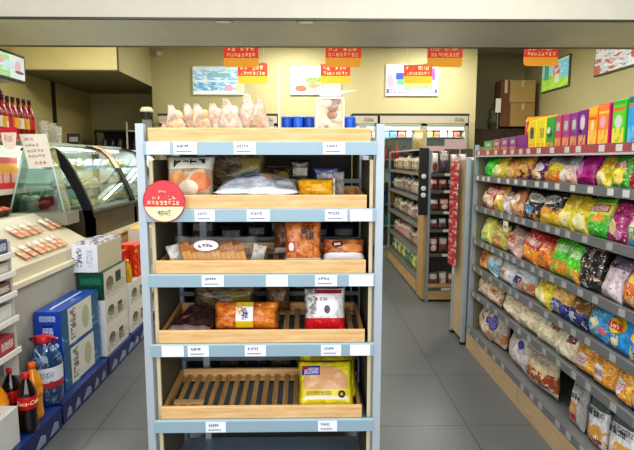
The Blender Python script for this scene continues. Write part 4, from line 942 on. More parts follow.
sidec = [['#2f87b8', '#e6d428', '#2f7a3a', '#e6d828', '#2a78a8', '#3f8f48'], ['#b07a7a', '#a88a78', '#6f5f58', '#9a6f60'], ['#a88a80', '#6a5a54', '#b8988c', '#7a6a50'], ['#7f7370', '#a4958c', '#585048', '#8a7a6a'], ['#9a8a6c', '#6f6248', '#b0a080']]
for i, z in enumerate(szs):
    y = .36
    while y < FL+.15:
        w = rr.uniform(.12, .17); h = rr.uniform(.18, .235); c = rr.choice(sidec[i])
        m = printed(c, (T(.1, .9, .6, .8, '#eeeae2'), N(0, 1, 0, .5, 5, .55, '#d9cbb8')), wrinkle=.2)
        o = MB().pillow(w, h, .08, seed=y*40, m=m, nx=8, nz=8).build('food_pack', None, None, (FX0+.08, FY+y+w/2, z+.002), (-.15, 0, -PI/2))
        tag(o, '%s food pack on the %s side shelf of the far gondola' % ({0: 'bright coloured', 1: 'pinkish', 2: 'pale rosy', 3: 'greyish', 4: 'tan'}[i], ['bottom', 'low', 'middle', 'upper', 'top'][i]), 'food pack', 'food packs on the %s side shelf' % ['bottom', 'low', 'middle', 'upper', 'top'][i])
        y += w+.015
# yellow & green packs on its top
for k, (px, py, c, n) in enumerate(((398, 133, '#b09a5a', 'dull yellow'), (405, 135, '#a8935c', 'tan'), (412, 137, '#7a8a4a', 'green'))):
    p = at(px, py, Y=6.3+.2*k)
    o = MB().pillow(.14, .24, .07, seed=k, m=printed(c, (T(.1, .9, .5, .8, '#f0ead8'),), wrinkle=.3)).build('food_pack', None, None, (FX0+.12+.04*k, 6.3+.25*k, 1.63), (-.1, 0, -PI/2+.9))
    tag(o, n+' pack standing on top of the far gondola before the cooler', 'food pack')
MB().box(.02, .36, .32, FL+.3, 1.605, 1.625).build('top_shelf', gsteel, fg)
# black hanging strip with white round packs
p0 = at(419.5, 148, Y=FY-.05); p1 = at(427.5, 215, Y=FY-.05)
t = thing('hanging_strip', 'black hanging display strip with white round packs at corner of far gondola', 'strip', ((p0.x+p1.x)/2, FY-.05, p0.z))
w = (p1.x-p0.x)/2
MB().box(-w, w, -.004, .004, p1.z-p0.z, 0, bev=.002).build('board', plain('#1c1c20', .4), t)
for k, q in enumerate((.42, .60, .70)):
    MB().lathe([(.0, 0), (.026, 0), (.026, .008), (.02, .014)], 16, m=plain('#dfe0e2', .3)).xf(Matrix.Translation((0, -.005, (p1.z-p0.z)*q)) @ Matrix.Rotation(PI/2, 4, 'X')).build('round_pack', None, t)
# pale pink header card on the far gondola
p0 = at(426, 139, Y=FY); p1 = at(468, 149, Y=FY)
t = thing('header_card', 'pale pink translucent header card over the far gondola end', 'card', ((p0.x+p1.x)/2-.0, FY+.02, ezs[0]))
MB().box(-.02, .20, 0, .004, p1.z-ezs[0], p0.z-ezs[0]).box(-.2, -.02, 0, .004, p1.z-ezs[0]-.02, p0.z-ezs[0]-.07).build('card', plain('#ecccc8', .4), t)
MB().box(-.15, -.14, 0.004, .008, 0, p0.z-ezs[0]-.1).box(.14, .15, .004, .008, 0, p0.z-ezs[0]-.01).build('stem', plain('#d5d0c8', .4), t)
# ============================================================ LEFT SIDE : COUNTER
CX = -1.60
cbeige = plain('#cdc5aa', .5, var=.04, scale=2); cgrey = plain('#b5b1a2', .5, var=.05, scale=2)
CY0, CY1 = 1.9, 3.80
ct = thing('checkout_counter', 'long cream service counter with sloped front top along the left', 'counter', (0, 0, 0))
MB().box(-2.15, CX, CY0, CY1, 0, .80, m=cgrey).build('front_body', None, ct)
MB().box(-2.1, CX+.022, CY0, CY1, .80, .828, m=plain('#e4dcc2', .45)).build('ledge', None, ct)
MB().prism([(CX-.01, .828), (CX-.01, .90), (-1.98, 1.115), (-2.15, 1.115), (-2.15, .828)], 'y', CY0, 3.86, cbeige).build('sloped_panel', None, ct)
# second counter run under the hot-food cases
c2 = thing('case_counter', 'cream counter base carrying the curved glass food cases', 'counter', (0, 0, 0))
MB().box(-2.2, -1.655, 3.88, 4.15, 0, .86, m=plain('#cfc5a6', .5, var=.04)).box(-2.5, -1.655, 4.15, 7.05, 0, .86, m=plain('#cfc5a6', .5, var=.04)).build('body', None, c2)
MB().box(-2.2, -1.63, 3.88, 4.15, .86, .885, m=plain('#d8cfae', .45)).box(-2.5, -1.63, 4.15, 7.05, .86, .885, m=plain('#d8cfae', .45)).build('top', None, c2)
MB().box(-1.66, -1.65, 3.9, 6.38, 0, .1, m=plain('#6f6b5e', .5)).build('kick_strip', None, c2)

# sachets hanging on the sloped front (two rows)
sl = math.atan2(1.115-.90, .37)
def slope_pt(y, k):
    return Vector((CX-.012-.36*k, y, .905+.215*k))
sm = [printed('#dcae8e', (B(.55, 1, '#efe3d4'), E(.5, .3, .3, .2, '#d98a5c'), T(.2, .8, .6, .8, '#b96a4a')), wrinkle=.3), printed('#e8cfae', (B(0, .4, '#d99a70'), T(.2, .8, .5, .8, '#a05a3c')), wrinkle=.3)]
rows = [(.62, [14, 20, 27, 34, 46, 52, 58]), (.20, [19, 27, 35, 41, 47, 53, 58])]
for r_, (k, pxs) in enumerate(rows):
    for j, px in enumerate(pxs):
        q = slope_pt(0, k); y = depth(px, q.x, q.z)
        q = slope_pt(y, k)
        t = thing('snack_sachet', 'small orange and white sachet, %s from left in the %s row on the sloped counter' % (ordn[j], ['upper', 'lower'][r_]), 'sachet', (q.x+.01, y, q.z+.012), (0, 0, 0), 'sachets on the sloped counter front')
        m = MB().pillow(.062, .12, .014, seed=j+r_*9, m=sm[(j+r_) % 2])
        m.xf(Matrix.Rotation(-PI/2, 4, 'Z')); m.xf(Matrix.Rotation(-(PI/2-sl), 4, 'Y') @ Matrix.Translation((0, 0, -.06)))
        m.build('wrapper', None, t)
        m = MB().box(-.004, .004, -.006, .006, .045, .065); m.xf(Matrix.Rotation(-(PI/2-sl), 4, 'Y')); m.build('clip', plain('#efe9de', .3), t)

# small white rack with goods on the counter front, near end
sr = thing('counter_rack', 'small white wire-edged rack of packets on the near counter front', 'rack', (CX+.024, 2.16, .40))
whitep = plain('#e9e7e0', .4)
MB().box(.002, .015, -.45, .44, 0, .72).build('back', plain('#8f8d88', .5), sr)
for s in (-.45, .43): MB().box(.0, .09, s, s+.008, 0, .70).build('side', plain('#c9c6be', .3), sr)
rz = [1.045, .95, .845, .717, .55]
for k, z in enumerate(rz):
    sh = MB().box(.0, .10, -.45, .44, z-.40-.03, z-.40-.024).build('shelf', whitep, sr)
    MB().box(.094, .104, -.45, .45, z-.40-.03, z-.40, bev=.003).build('front_rail', whitep, sh)
gp = [('#4c6078', 'blue-grey'), ('#b9b0a0', 'pale grey'), ('#7a5a44', 'brown'), ('#c9c9c4', 'white and grey'), ('#b0404a', 'red')]
for k, z in enumerate(rz):
    for j in range(4):
        y = 2.52-j*.16
        o = MB().box(-.03, .03, -.065, .065, 0, [.09, .07, .075, .09, .10][k], bev=.004, m=printed(gp[k][0], (T(.1, .9, .4, .8, '#e9e6de'), R(0, 1, 0, .2, '#8a8f96')), axis='YZ')).build('gum_box', None, None, (CX+.024+.055, y, z-.0235))
        tag(o, '%s packet box, %s shelf of white counter rack' % (gp[k][1], ['top', 'second', 'middle', 'fourth', 'lowest'][k]), 'box', 'packet boxes on the %s rack shelf' % ['top', 'second', 'middle', 'fourth', 'lowest'][k])

# ------------------------------------------------- curved glass food cases
glc = glass('#f2f8f5', .04); blackf = plain('#16181a', .4); steelin = plain('#b9bfb8', .3, .6)
def arc(xf=-1.72, xb=-2.13, z0=.89, z1=1.63, n=12, off=0.):
    pts = []
    for i in range(n+1):
        a = i/n*PI/2
        pts.append((xb+(xf-xb-off)*math.cos(a)**.9 if i < n else xb, z0+(z1-z0-off)*math.sin(a)**.85 if i else z0))
    return pts
def arcpts(off=0.):
    # front rises nearly straight, leaning back, then curls over to the top
    P = [(-1.70, .88), (-1.70, 1.04), (-1.72, 1.14), (-1.775, 1.28), (-1.84, 1.42), (-1.90, 1.52), (-1.97, 1.59), (-2.06, 1.625), (-2.18, 1.635)]
    return [(x-off, z-off*.6) for x, z in P]
def food_case(y0, y1, label, first, cap=None):
    t = thing('food_case', label, 'food case', (0, 0, 0), group='curved glass food cases on the left counter')
    P = arcpts()
    outer = P; inner = [(x-.055, z-.05) if i > 1 else (x-.05, z) for i, (x, z) in enumerate(P)]
    def rim(ya, yb, name, thick):
        inn = [(x-thick, z-thick*.8*(i/(len(P)-1))-.0) for i, (x, z) in enumerate(P)]
        m = MB(); k = 0
        for i in range(len(P)-1):
            a, b = P[i], P[i+1]; c, d = inn[i+1], inn[i]
            m.prism([a, b, c, d], 'y', ya, yb)
        m.build(name, blackf, t)
    rim(y0, y0+.03, 'side_rim', .075 if first else .035)
    rim(y1-.03, y1, 'side_rim', .035)
    MB().box(-2.5, -1.70, y0, y1, .885, 1.10, m=plain('#4b4434', .4, var=.1)).build('base_panel', None, t)
    MB().box(-1.70, -1.685, y0, y1, 1.085, 1.105).build('glass_seat', plain('#7d7a70', .3, .6), t)
    m = MB(); Q = arcpts(.008)[2:]
    for i in range(len(Q)-1):
        a, b = Q[i], Q[i+1]
        m.prism([a, b, (b[0]-.004, b[1]-.003), (a[0]-.004, a[1]-.003)], 'y', y0+.03, y1-.03)
    m.build('curved_glass', glc, t)
    MB().box(-2.5, -2.14, y0, y1, 1.615, 1.645).build('top_panel', plain('#b9bdb0', .3, .4), t)
    MB().box(-2.5, -2.48, y0, y1, 1.1, 1.62).build('rear_panel', plain('#d9dcd2', .3, .2), t)
    for z, xf_ in ((1.27, -1.86), (1.43, -1.93)):
        MB().box(-2.46, xf_, y0+.03, y1-.03, z-.006, z).build('glass_shelf', glass('#dfeee8', .3), t)
        MB().box(xf_-.008, xf_+.004, y0+.03, y1-.03, z-.012, z+.004).build('shelf_trim', steelin, t)
    MB().box(-2.2, -2.15, y0+.04, y1-.04, 1.585, 1.61).build('light_tube', printed('#ffffff', emit=4.), t)
    MB().box(-2.46, -1.74, y0+.02, y1-.02, 1.10, 1.108).build('tray_floor', steelin, t)
    return t
cases = [(4.16, 5.16, 'nearest curved glass food case with thick black side arch', True), (5.18, 6.10, 'far curved glass food case behind the middle one, by the rack', False)]
food_case(*cases[0]); food_case(*cases[1])
rr = random.Random(31)
fc = [('#b9cf9a', 'pale green vegetable dish'), ('#e3c78a', 'golden fried snack'), ('#dfe0d2', 'white dumpling dish'), ('#c9a468', 'brown bun dish'), ('#9cb87a', 'green salad dish'), ('#e8e6da', 'white rice roll')]
for ci, (y0, y1, _, _) in enumerate(cases):
    for li, (z, xc) in enumerate(((1.108, -1.92), (1.27, -2.02), (1.43, -2.08))):
        y = y0+.14
        while y < y1-.1:
            c, n = rr.choice(fc); w = .085
            t = thing('food_dish', '%s on the %s level of the %s glass case' % (n, ['lower', 'middle', 'upper'][li], ['near', 'far'][ci]), 'food', (xc, y, z+.001), group='dishes in the glass food cases')
            MB().lathe([(.05, 0), (w, .02), (w+.004, .024), (w-.006, .022), (.045, .006)], 16).build('plate', plain('#dcded6', .25), t)
            m = MB()
            for q in range(5): m.blob(rr.uniform(-.035, .035), rr.uniform(-.035, .035), .035+rr.uniform(0, .018), .03, .03, .026, q+y*9, .3, sub=1)
            m.build('food', plain(c, .6, var=.2, scale=20), t)
            y += .175
for y0, y1, _, _ in cases:
    l = bpy.data.lights.new('case_lamp', 'AREA'); l.shape = 'RECTANGLE'; l.size = .06; l.size_y = .8; l.energy = 14; l.color = (.95, 1, .96)
    o = bpy.data.objects.new('case_lamp', l); C.objects.link(o); o.location = (-2.16, (y0+y1)/2, 1.575); o.rotation_euler = (0, -.2, 0)
# orange and white paper crown on the far case's arch
t = thing('paper_flyer', 'curled orange-white flyer taped on top of the far case arch', 'paper', (0, 0, 0))
Q = arcpts(-.006)[4:8]; m = MB()
for a, b in zip(Q, Q[1:]): m.prism([a, b, (b[0]+.002, b[1]+.003), (a[0]+.002, a[1]+.003)], 'y', 5.05, 5.16)
m.build('sheet', printed('#e8cfae', (N(0, 1, .5, 1, 3, .5, '#dd6a4a'),), axis='YZ'), t)

# near glass hood (flat, tapered) with paper notice
h0, h1 = 3.25, 3.90
hb = 1.118
t = thing('glass_hood', 'tapered clear glass sneeze hood on the counter behind the sachets', 'glass hood', (0, 0, 0))
a = at(15, 207, Y=3.3); b = at(69, 207, Y=3.3); c_ = at(52, 143, Y=3.3); d_ = at(29, 143, Y=3.3)
A = (-1.97, hb); Bq = (-2.28, hb); Cq = (-2.19, 1.60); Dq = (-2.05, 1.60)
# base corners follow the photograph's trapezoid in the plane y = 3.9
A = (at(68, 206, Y=3.86).x, hb); Bq = (at(14, 206, Y=3.86).x, hb); Dq = (at(51, 146, Y=3.86).x, 1.60); Cq = (at(29, 146, Y=3.86).x, 1.60)
G2 = glass('#e2eeea', .10)
MB().prism([A, Bq, Cq, Dq], 'y', 3.80, 3.808).build('front_pane', G2, t)
m = MB()
for P_, Q_ in ((A, Dq), (Bq, Cq)):
    m.prism([P_, Q_, (Q_[0]+.008, Q_[1]), (P_[0]+.008, P_[1])], 'y', 3.81, 3.90)
m.build('side_pane', G2, t)
edge = plain('#b9cfc8', .2)
m = MB()
for P_, Q_ in ((A, Dq), (Bq, Cq), (Cq, Dq)): m.tube([(P_[0], 3.804, P_[1]), (Q_[0], 3.804, Q_[1])], .008, 6)
m.build('glass_edge', edge, t)
MB().box(Cq[0], Dq[0], 3.8, 3.90, 1.6, 1.606).build('top_pane', G2, t)
# stand base under the hood
MB().box(Bq[0]-.02, A[0]+.02, 3.79, 3.99, 1.03, hb-.001, m=plain('#8a8878', .4)).build('base', None, t)
# notice paper
p = [at(19, 134, Y=3.79), at(46, 134, Y=3.79), at(53, 167, Y=3.79), at(29, 168, Y=3.79)]
t = thing('paper_notice', 'tilted cream paper notice with grey writing on the glass hood', 'notice', (p[3].x, 3.79, p[3].z))
o0 = Vector((p[3].x, 3.79, p[3].z))
MB().prism([((q-o0).x, (q-o0).z) for q in p], 'y', 0, .008, plain('#e9e0cf', .5)).build('sheet', None, t)
ex = (p[2]-p[3]).normalized(); ez = (p[0]-p[3]).normalized(); W = (p[2]-p[3]).length; Hh = (p[0]-p[3]).length
m = MB(); gm = plain('#b5ada2', .5)
for r_, (z_, n_) in enumerate(((.80, 3), (.62, 4), (.46, 5), (.30, 5))):
    m.glyphs(W*.12, W*(.12+.14*n_), Hh*z_, Hh*(z_+.09), n_, -.001, r_+70, gm)
m.glyphs(W*.3, W*.8, Hh*.10, Hh*.2, 3, -.001, 79, plain('#c98a72', .5))
for v in m.bm.verts:
    x, z = v.co.x, v.co.z; q = ex*x+ez*z; v.co.x = q.x; v.co.z = q.z
m.build('lettering', None, t)
# things inside/around the hood
cols = [('#b03a40', 'red foil-topped food pot behind the glass hood'), ('#cfd2cc', 'silver ladle pot behind the glass hood'), ('#8b8f86', 'grey food tub behind the glass hood')]
for k, (px, c) in enumerate(((47, '#a83038'), (33, '#c4c6be'), (22, '#8a8d80'))):
    p = at(px, 203, Y=3.93)
    t = thing('food_pot', cols[k][1], 'pot', (p.x, 3.95, hb+.001), group='pots under the glass hood')
    MB().lathe([(.05, 0), (.062, .01), (.066, .08), (.07, .085)], 18, m=plain(c, .3, .2)).build('pot', None, t)
    m = MB(); m.blob(0, 0, .09, .055, .055, .03, k, .3); m.build('food', plain(['#7a2a28', '#dcdccc', '#b9b59a'][k], .4, var=.3, scale=30), t)
    MB().tube([(.03, 0, .07), (.07, .0, .16)], .006).build('ladle', steelin, t)
# stacked clear cups behind
for k, (px, n) in enumerate(((44, 5), (50, 4), (56, 4), (61, 3))):
    p = at(px, 141, Y=4.6)
    t = thing('cup_stack', ['leftmost tall stack', 'second stack', 'third stack', 'rightmost short stack'][k]+' of clear plastic cups on the food case top', 'cups', (-2.45+.12*k, 4.35+.25*(k % 2)+.1, 1.646), group='stacks of clear cups')
    t.location.x = p.x-.02 if p.x < -2.16 else -2.2
    for j in range(n):
        MB().lathe([(.027, .0), (.036, .09), (.039, .092)], 14, caps=False).build('cup', film('#ffffff', .4, .1, 30, '#d9d8cc'), t, (0, 0, j*.028))
# little monitor & dark device further behind
p = at(74, 147, Y=5.6)
t = thing('small_monitor', 'small dark screen on a stand behind the glass cases', 'monitor', (p.x, 5.6, 1.646))
MB().box(-.07, .07, 0, .02, .03, .13, bev=.004).build('case', dark, t); MB().box(-.045, .045, -.003, .0, .045, .095).build('screen', plain('#9a988c', .3), t); MB().box(-.04, .04, -.01, .03, 0, .03).build('stand', dark, t)
# alcove: dark shelving frame, white frame
p0 = at(94, 130, Y=8.6); p1 = at(139, 150, Y=8.6)
t = thing('alcove_shelf', 'dark metal shelving unit in the dim kitchen alcove', 'shelving', (p0.x, 8.6, 0))
w = p1.x-p0.x
m = MB()
for x in (0, w-.03): m.box(x, x+.03, 0, .03, 0, p0.z).box(x, x+.03, .4, .43, 0, p0.z)
m.build('post', plain('#241f18', .5), t)
for z in (p0.z-.03, p0.z-.4, p0.z-.9): MB().box(0, w, 0, .43, z, z+.03).build('shelf', plain('#2a241c', .5), t)
MB().box(0, w, .42, .435, .3, p0.z-.02).build('back', plain('#1a1814', .5), t)
for k in range(5):
    o = MB().lathe([(.05, 0), (.05, .16), (.03, .2), (.03, .23)], 12).build('dark_jar', plain(['#3a3a38', '#24262e', '#4a463c', '#2e3438', '#5a5548'][k], .3), None, (p0.x+.14+k*.125, 8.66, p0.z-.369))
    tag(o, 'dim jar on the alcove shelving, %s from left' % ordn[k], 'jar', 'jars on the alcove shelving')
p0 = at(126.5, 122, Y=8.3); p1 = at(141, 148, Y=8.3)
t = thing('white_stand', 'white tubular frame standing before the dark alcove shelving', 'stand', (p0.x, 8.3, 0))
MB().tube([(0, 0, 0), (0, 0, p0.z)], .014).tube([(0, 0, at(130, 131, Y=8.3).z), (.3, 0, at(130, 131, Y=8.3).z)], .014).tube([(.3, 0, 0), (.3, 0, at(130, 131, Y=8.3).z)], .014).build('frame', plain('#cfccbe', .4), t)
MB().box(-.1, .4, -.15, .15, 0, .02).build('foot_plate', plain('#8f8d84', .5), t)
# partition trim post in the alcove
y = depth(55, -3.79, 2.2)
o = struct('trim_5', MB().box(-3.80, -3.775, y-.06, y+.02, 0, 3.0), plain('#2e2b1c', .6))
# third, blue-white case lid + tan sacks right of the arch
p = at(120, 149, Y=6.25)
t = thing('plastic_cover', 'pale bluish plastic cover draped over the farthest warmer', 'cover', (-2.16, 6.45, .886))
m = MB().prism([(-.28, 0), (.36, 0), (.34, .35), (.24, .58), (.05, .73), (-.28, .76)], 'y', -.25, .35, plain('#c4cede', .2, var=.15, scale=10)); m.build('cover', None, t)
MB().box(.33, .375, -.255, -.2, 0, .6).build('edge', plain('#a88a68', .5), t)
t = thing('countertop_appliance', 'dark appliance with a cream lid standing behind the rack post', 'appliance', (at(147, 119, Y=6.95).x, 6.95, at(147, 119, Y=6.95).z))
MB().lathe([(.07, 0), (.075, .01), (.075, .07), (.08, .085)], 20).build('body', plain('#2a2a2a', .4), t)
MB().lathe([(.085, .085), (.085, .12), (.06, .15), (.02, .155)], 20).build('lid', plain('#d5cfae', .4), t)
MB().box(-.05, .05, -.05, .05, .886-t.location.z, .0).build('stand', plain('#77746a', .5), t)

# ------------------------------------------------- back-bar cabinet, bottles, TV
bb_ = thing('back_shelf', 'tall red-edged drinks shelf behind the counter at far left', 'shelving', (0, 0, 0))
BX = -2.22; BY0, BY1 = 3.0, 4.14
MB().box(-2.62, -2.60, BY0, BY1, 0, 2.10).build('back', plain('#b9b596', .5), bb_)
for y in (BY0, BY1-.012): MB().box(-2.60, BX-.02 if y > 4 else BX, y, y+.012, 0, 1.30).build('side', plain('#6f5a3c', .5), bb_)
for z in (.9, 1.28, 1.69, 1.90):
    y1_ = BY1 if z != 1.90 else 3.72
    sh = MB().box(-2.60, BX, BY0, y1_, z-.02, z).build('shelf', plain('#cfc9b4', .4), bb_)
    MB().box(BX, BX+.012, BY0, y1_, z-.035, z+.006).build('price_rail', plain('#a8323a' if z in (1.69,) else '#d9d2c0', .4), sh)
MB().box(-2.62, BX, BY0, BY1, 2.085, 2.105).build('top', plain('#d9d2c0', .4), bb_)
MB().box(-2.60, -2.58, BY0, BY1, 1.3, 2.08).build('inner_back', plain('#5f4a30', .5), bb_)
def sauce(x, y, z, c, lab, hh=.27, cap='#2a1410', lb='#d9a42a', label=''):
    t = thing('sauce_bottle', label, 'bottle', (x, y, z), group='bottles on the back shelf')
    r = .034
    MB().lathe([(r*.9, 0), (r, .008), (r, hh*.55), (r*.8, hh*.66), (r*.38, hh*.78), (r*.36, hh*.9)], 14).build('glass', plain(c, .15, coat=.5), t)
    MB().lathe([(r*.42, hh*.89), (r*.42, hh)], 12).build('cap', plain(cap, .3), t)
    MB().lathe([(r*1.02, hh*.18), (r*1.02, hh*.46)], 14, caps=False).build('label', printed(lb, (T(.2, .8, .2, .8, '#c8202a'),)), t)
k = 0
for px in (30, 24.5, 19, 13.5, 8, 2.5, -3, -9):
    y = depth(px, BX-.05, 1.85)
    c, lb = [('#8a1418', '#c22024'), ('#a01a1c', '#d9a42a'), ('#7a1014', '#d8c9b0'), ('#a81c20', '#e0a82c')][k % 4]
    sauce(BX-.05, y, 1.691, c, 1, .29, label='dark red sauce bottle, %s from the right on the upper back shelf' % ordn[k], lb=lb, cap='#3a1410'); k += 1
for k, px in enumerate((8.5, 2, -5)):
    y = depth(px, BX-.05, 1.95)
    sauce(BX-.12, y, 1.901, '#3a1a12', 1, .17, label='short dark sauce bottle, %s from right, just under the screen' % ordn[k], lb='#ddd2c4')
for k, px in enumerate((14, 6, -2)):
    y = depth(px, BX-.03, 1.45)
    o = MB().box(-.05, .05, -.055, .055, 0, .24, bev=.004, m=printed('#c8323a', (R(0, 1, .5, .8, '#e0a02c'), T(.1, .9, .2, .5, '#f0e0d0')), axis='YZ')).build('tea_box', None, None, (BX-.08, y, 1.281))
    tag(o, 'red and gold carton on the shelf under the sauce bottles, %s from right' % ordn[k], 'box', 'red and gold cartons on the back shelf')
for k, (px, py) in enumerate(((8, 165), (6, 178), (1, 172), (-2, 190))):
    y = depth(px, BX, 1.0)
    o = MB().pillow(.10, .26, .05, seed=k+40, m=printed('#c9a04a', (N(0, 1, 0, 1, 5, .5, '#e6cc84'), T(.1, .9, .5, .8, '#8a6a2c')), wrinkle=.4)).build('golden_pouch', None, None, (BX-.05, y-.02*k, .901), (-.05, 0, -PI/2+.4))
    tag(o, 'golden pouch on the lower back shelf, %s from right' % ordn[k], 'pouch', 'golden pouches on the lower back shelf')
for k, px in enumerate((9, 3, -3)):
    y = depth(px, -2.1, 1.15)
    t = thing('red_snack_bowl', '%s bowl of orange-red snacks behind the counter' % ['rightmost', 'middle', 'leftmost'][k], 'bowl', (-2.085, y-.1, 1.117), group='bowls of red snacks')
    MB().lathe([(.03, 0), (.055, .035), (.06, .04), (.052, .036), (.03, .01)], 16).build('bowl', plain('#3f352a', .4), t)
    m = MB(); m.blob(0, 0, .045, .045, .045, .022, k, .4, sub=2); m.build('snacks', plain('#c8643a', .5, var=.35, scale=40), t)
# oval shelf tag and red sign strip
p = at(9, 139, Y=3.68)
t = thing('shelf_talker', 'rounded cream tag with red top hanging at the back shelf edge', 'tag', (p.x, 3.68, p.z))
u = .045
pts = [(u*math.cos(a), -.035+.038*math.sin(a)) for a in [PI+i*PI/10 for i in range(11)]]
MB().prism(pts+[(u*1.25, .06), (-u*1.25, .06)], 'y', -.001, .001, plain('#ecd9c8', .4)).build('card', None, t)
MB().box(-u*1.3, u*1.3, -.003, -.001, .045, .08).build('red_band', plain('#c02830', .4), t)
MB().glyphs(-.03, .03, -.02, .03, 3, -.0015, 90, plain('#d08a84', .5)).build('lettering', None, t)
MB().box(-.004, .004, .001, .004, .04, .12).build('stem', plain('#dddddd', .4), t)
# TV
TX = -2.2
z0 = 2.115; z1 = 2.33
y1 = depth(25.5, TX, 2.2)
t = thing('wall_screen', 'flat screen showing a green and white picture, upper left corner', 'screen', (TX, y1, z0))
zt = at(25, 57, X=TX).z; zb = at(25.5, 84, X=TX).z
MB().box(-.02, 0, -.95, 0, zb-z0, zt-z0, bev=.004).build('bezel', plain('#1c1a16', .4), t)
tvm = printed('#dfe9e2', (R(0, .78, 0, 1, '#9ad27c'), N(.6, 1, 0, 1, 3, .5, '#c4dcea'), N(.0, .7, 0, .8, 5, .60, '#9fd07c'), E(.62, .66, .07, .16, '#d9a0a8'), E(.9, .5, .05, .3, '#d8b0bc'), E(.92, .3, .07, .07, '#6a4a5a')), axis='YZ', emit=.45)
MB().box(-.001, .002, -.93, -.02, zb-z0+.02, zt-z0-.02, m=tvm).build('screen_panel', None, t)
MB().box(-.30, -.04, -.5, -.44, -.012, .12).build('bracket', dark, t)

# ============================================================ FLOOR STACKS ALONG THE COUNTER
blueb = plain('#1b2a60', .4, var=.08)
def tray(y0, y1, label, x1=-1.39, x0=-1.59):
    t = thing('display_tray', label, 'tray', (x1, (y0+y1)/2, 0), group='low blue printed display trays'); h = (y1-y0)/2
    MB().box(x0-x1, 0, -h, h, 0, .12, m=blueb).build('body', None, t)
    MB().box(x0-x1, .003, -h, h, .12, .128, m=plain('#26407e', .4)).build('top_edge', None, t)
    rr = random.Random(int(y0*10)); y = -h+.04
    while y < h-.06:
        w = rr.uniform(.05, .16); MB().prism([(y, .02), (y+w, .02), (y+w, .06), (y+w*.6, .075), (y+w*.2, .04)], 'x', .0, .003).build('white_print', plain('#8d95ae', .5), t); y += w+.05
    return t
tray(1.95, 2.80, 'blue display tray under the bottles and the white carton', x1=-1.385)
tray(2.83, 3.50, 'blue display tray under the blue cartons')
tray(3.52, 4.00, 'blue display tray under the green and white cartons')
tray(4.02, 4.52, 'blue display tray under the red and yellow cartons')
tray(4.54, 5.10, 'farthest blue display tray beside the rack post')
TZ = .1285
# blue cartons, two high, in two columns
def blue_carton(y0, y1, z, label):
    h = .248; t = thing('drink_carton', label, 'carton', (-1.432, (y0+y1)/2, z), group='blue drink cartons'); q = (y1-y0)/2; d = .155
    side = printed('#2f6788', (N(0, 1, 0, 1, 4, .5, '#2c5f8c'), N(0, 1, 0, .5, 5, .55, '#8fb4c0'), R(.17, .8, .06, .96, '#e2dfd4'), T(.22, .36, .15, .9, '#6a6a70'), E(.62, .5, .1, .3, '#b9c0a0')), axis='YZ', rough=.35)
    end = printed('#1a49ae', (T(.2, .8, .76, .9, '#c9d6f0'), E(.5, .5, .2, .2, '#2a66d8'), T(.3, .7, .38, .62, '#dfe8f8'), E(.8, .18, .08, .06, '#e8eef8')), rough=.35)
    top = printed('#1c4aa0', (N(0, 1, 0, 1, 3, .56, '#5a7cb8'), R(.42, .5, .1, .9, '#dfe6f2')), axis='XY', rough=.35)
    MB().box(-d, 0, -q, q, 0, h, m=end, faces={'+x': side, '+z': top, '-y': end}, bev=.003).build('body', None, t)
    MB().box(-d*.7, -d*.3, -q-.002, -q+.001, h*.62, h*.68).build('hand_hole', plain('#0e2a66', .5), t)
    return t
blue_carton(2.965, 3.50, TZ, 'lower blue and white drink carton behind the water jug')
blue_carton(2.955, 3.49, TZ+.249, 'upper blue and white drink carton, topmost behind the water jug')
def carton2(y0, y1, z0, z1, endc, sidec, label, x1=-1.405, d=.18, topc='#ded9cc', group=None, name='drink_carton', hole=False):
    t = thing(name, label, 'carton', (x1, (y0+y1)/2, z0), group=group); q = (y1-y0)/2; h = z1-z0-.001
    tm = plain(topc, .5) if isinstance(topc, str) else topc
    MB().box(-d, 0, -q, q, 0, h, m=tm, faces={'+x': sidec, '-y': endc}, bev=.003).build('body', None, t)
    MB().box(-d, 0.001, -.004, .004, h-.001, h+.0005).build('lid_seam', plain('#b9b4a6', .5), t)
    if hole: MB().lathe([(.0, 0), (.006, 0), (.006, .001)], 10, caps=False).xf(Matrix.Translation((-d+.014, -q-.001, h*.5)) @ Matrix.Rotation(PI/2, 4, 'X')).build('hand_hole', dark, t)
    return t
wside = printed('#d9d4c6', (R(.55, .75, .2, .62, '#3a4a34'), E(.25, .5, .14, .2, '#5a5f4c'), T(.05, .95, .1, .5, '#a8a494')), axis='YZ')
gend = printed('#14503c', (T(.1, .9, .55, .8, '#3a8a68'), R(.3, .75, .12, .3, '#a8c8b8')))
wend = printed('#e6e8ee', (T(.18, .38, .2, .85, '#5a5a7c'), T(.55, .8, .2, .8, '#c0c4d0')))
carton2(3.54, 3.98, TZ, .335, wend, wside, 'white carton at the bottom of the green-and-white stack')
carton2(3.54, 3.98, .335, .533, wend, wside, 'white carton second from bottom of the green-and-white stack')
carton2(3.54, 3.98, .533, .731, gend, printed('#d5d0c0', (R(.5, .75, .4, .8, '#3a4a34'), E(.25, .5, .16, .26, '#77785a'), T(.05, .95, .1, .4, '#a8a494')), axis='YZ'), 'dark green ended carton under the topmost white carton', topc='#2a5a48')
carton2(3.53, 3.98, .731, .93, wend, printed('#cdc2a6', (B(.94, 1, '#e6e0d0'),), axis='YZ'), 'white printed carton topmost of its stack, with small hole', topc=printed('#d6d2d8', (N(0, 1, 0, 1, 4, .5, '#6f6a8a'),), axis='XY'), x1=-1.43, hole=True)
carton2(4.04, 4.50, TZ, .335, wend, wside, 'white carton at the bottom of the stack under the red cartons')
carton2(4.04, 4.50, .335, .53, wend, wside, 'white carton directly under the yellow bottle and red carton')
ys = printed('#e8b81c', (T(.1, .9, .5, .8, '#f6e29a'),))
carton2(4.56, 5.05, TZ, .40, wend, wside, 'far white carton on the farthest blue tray')
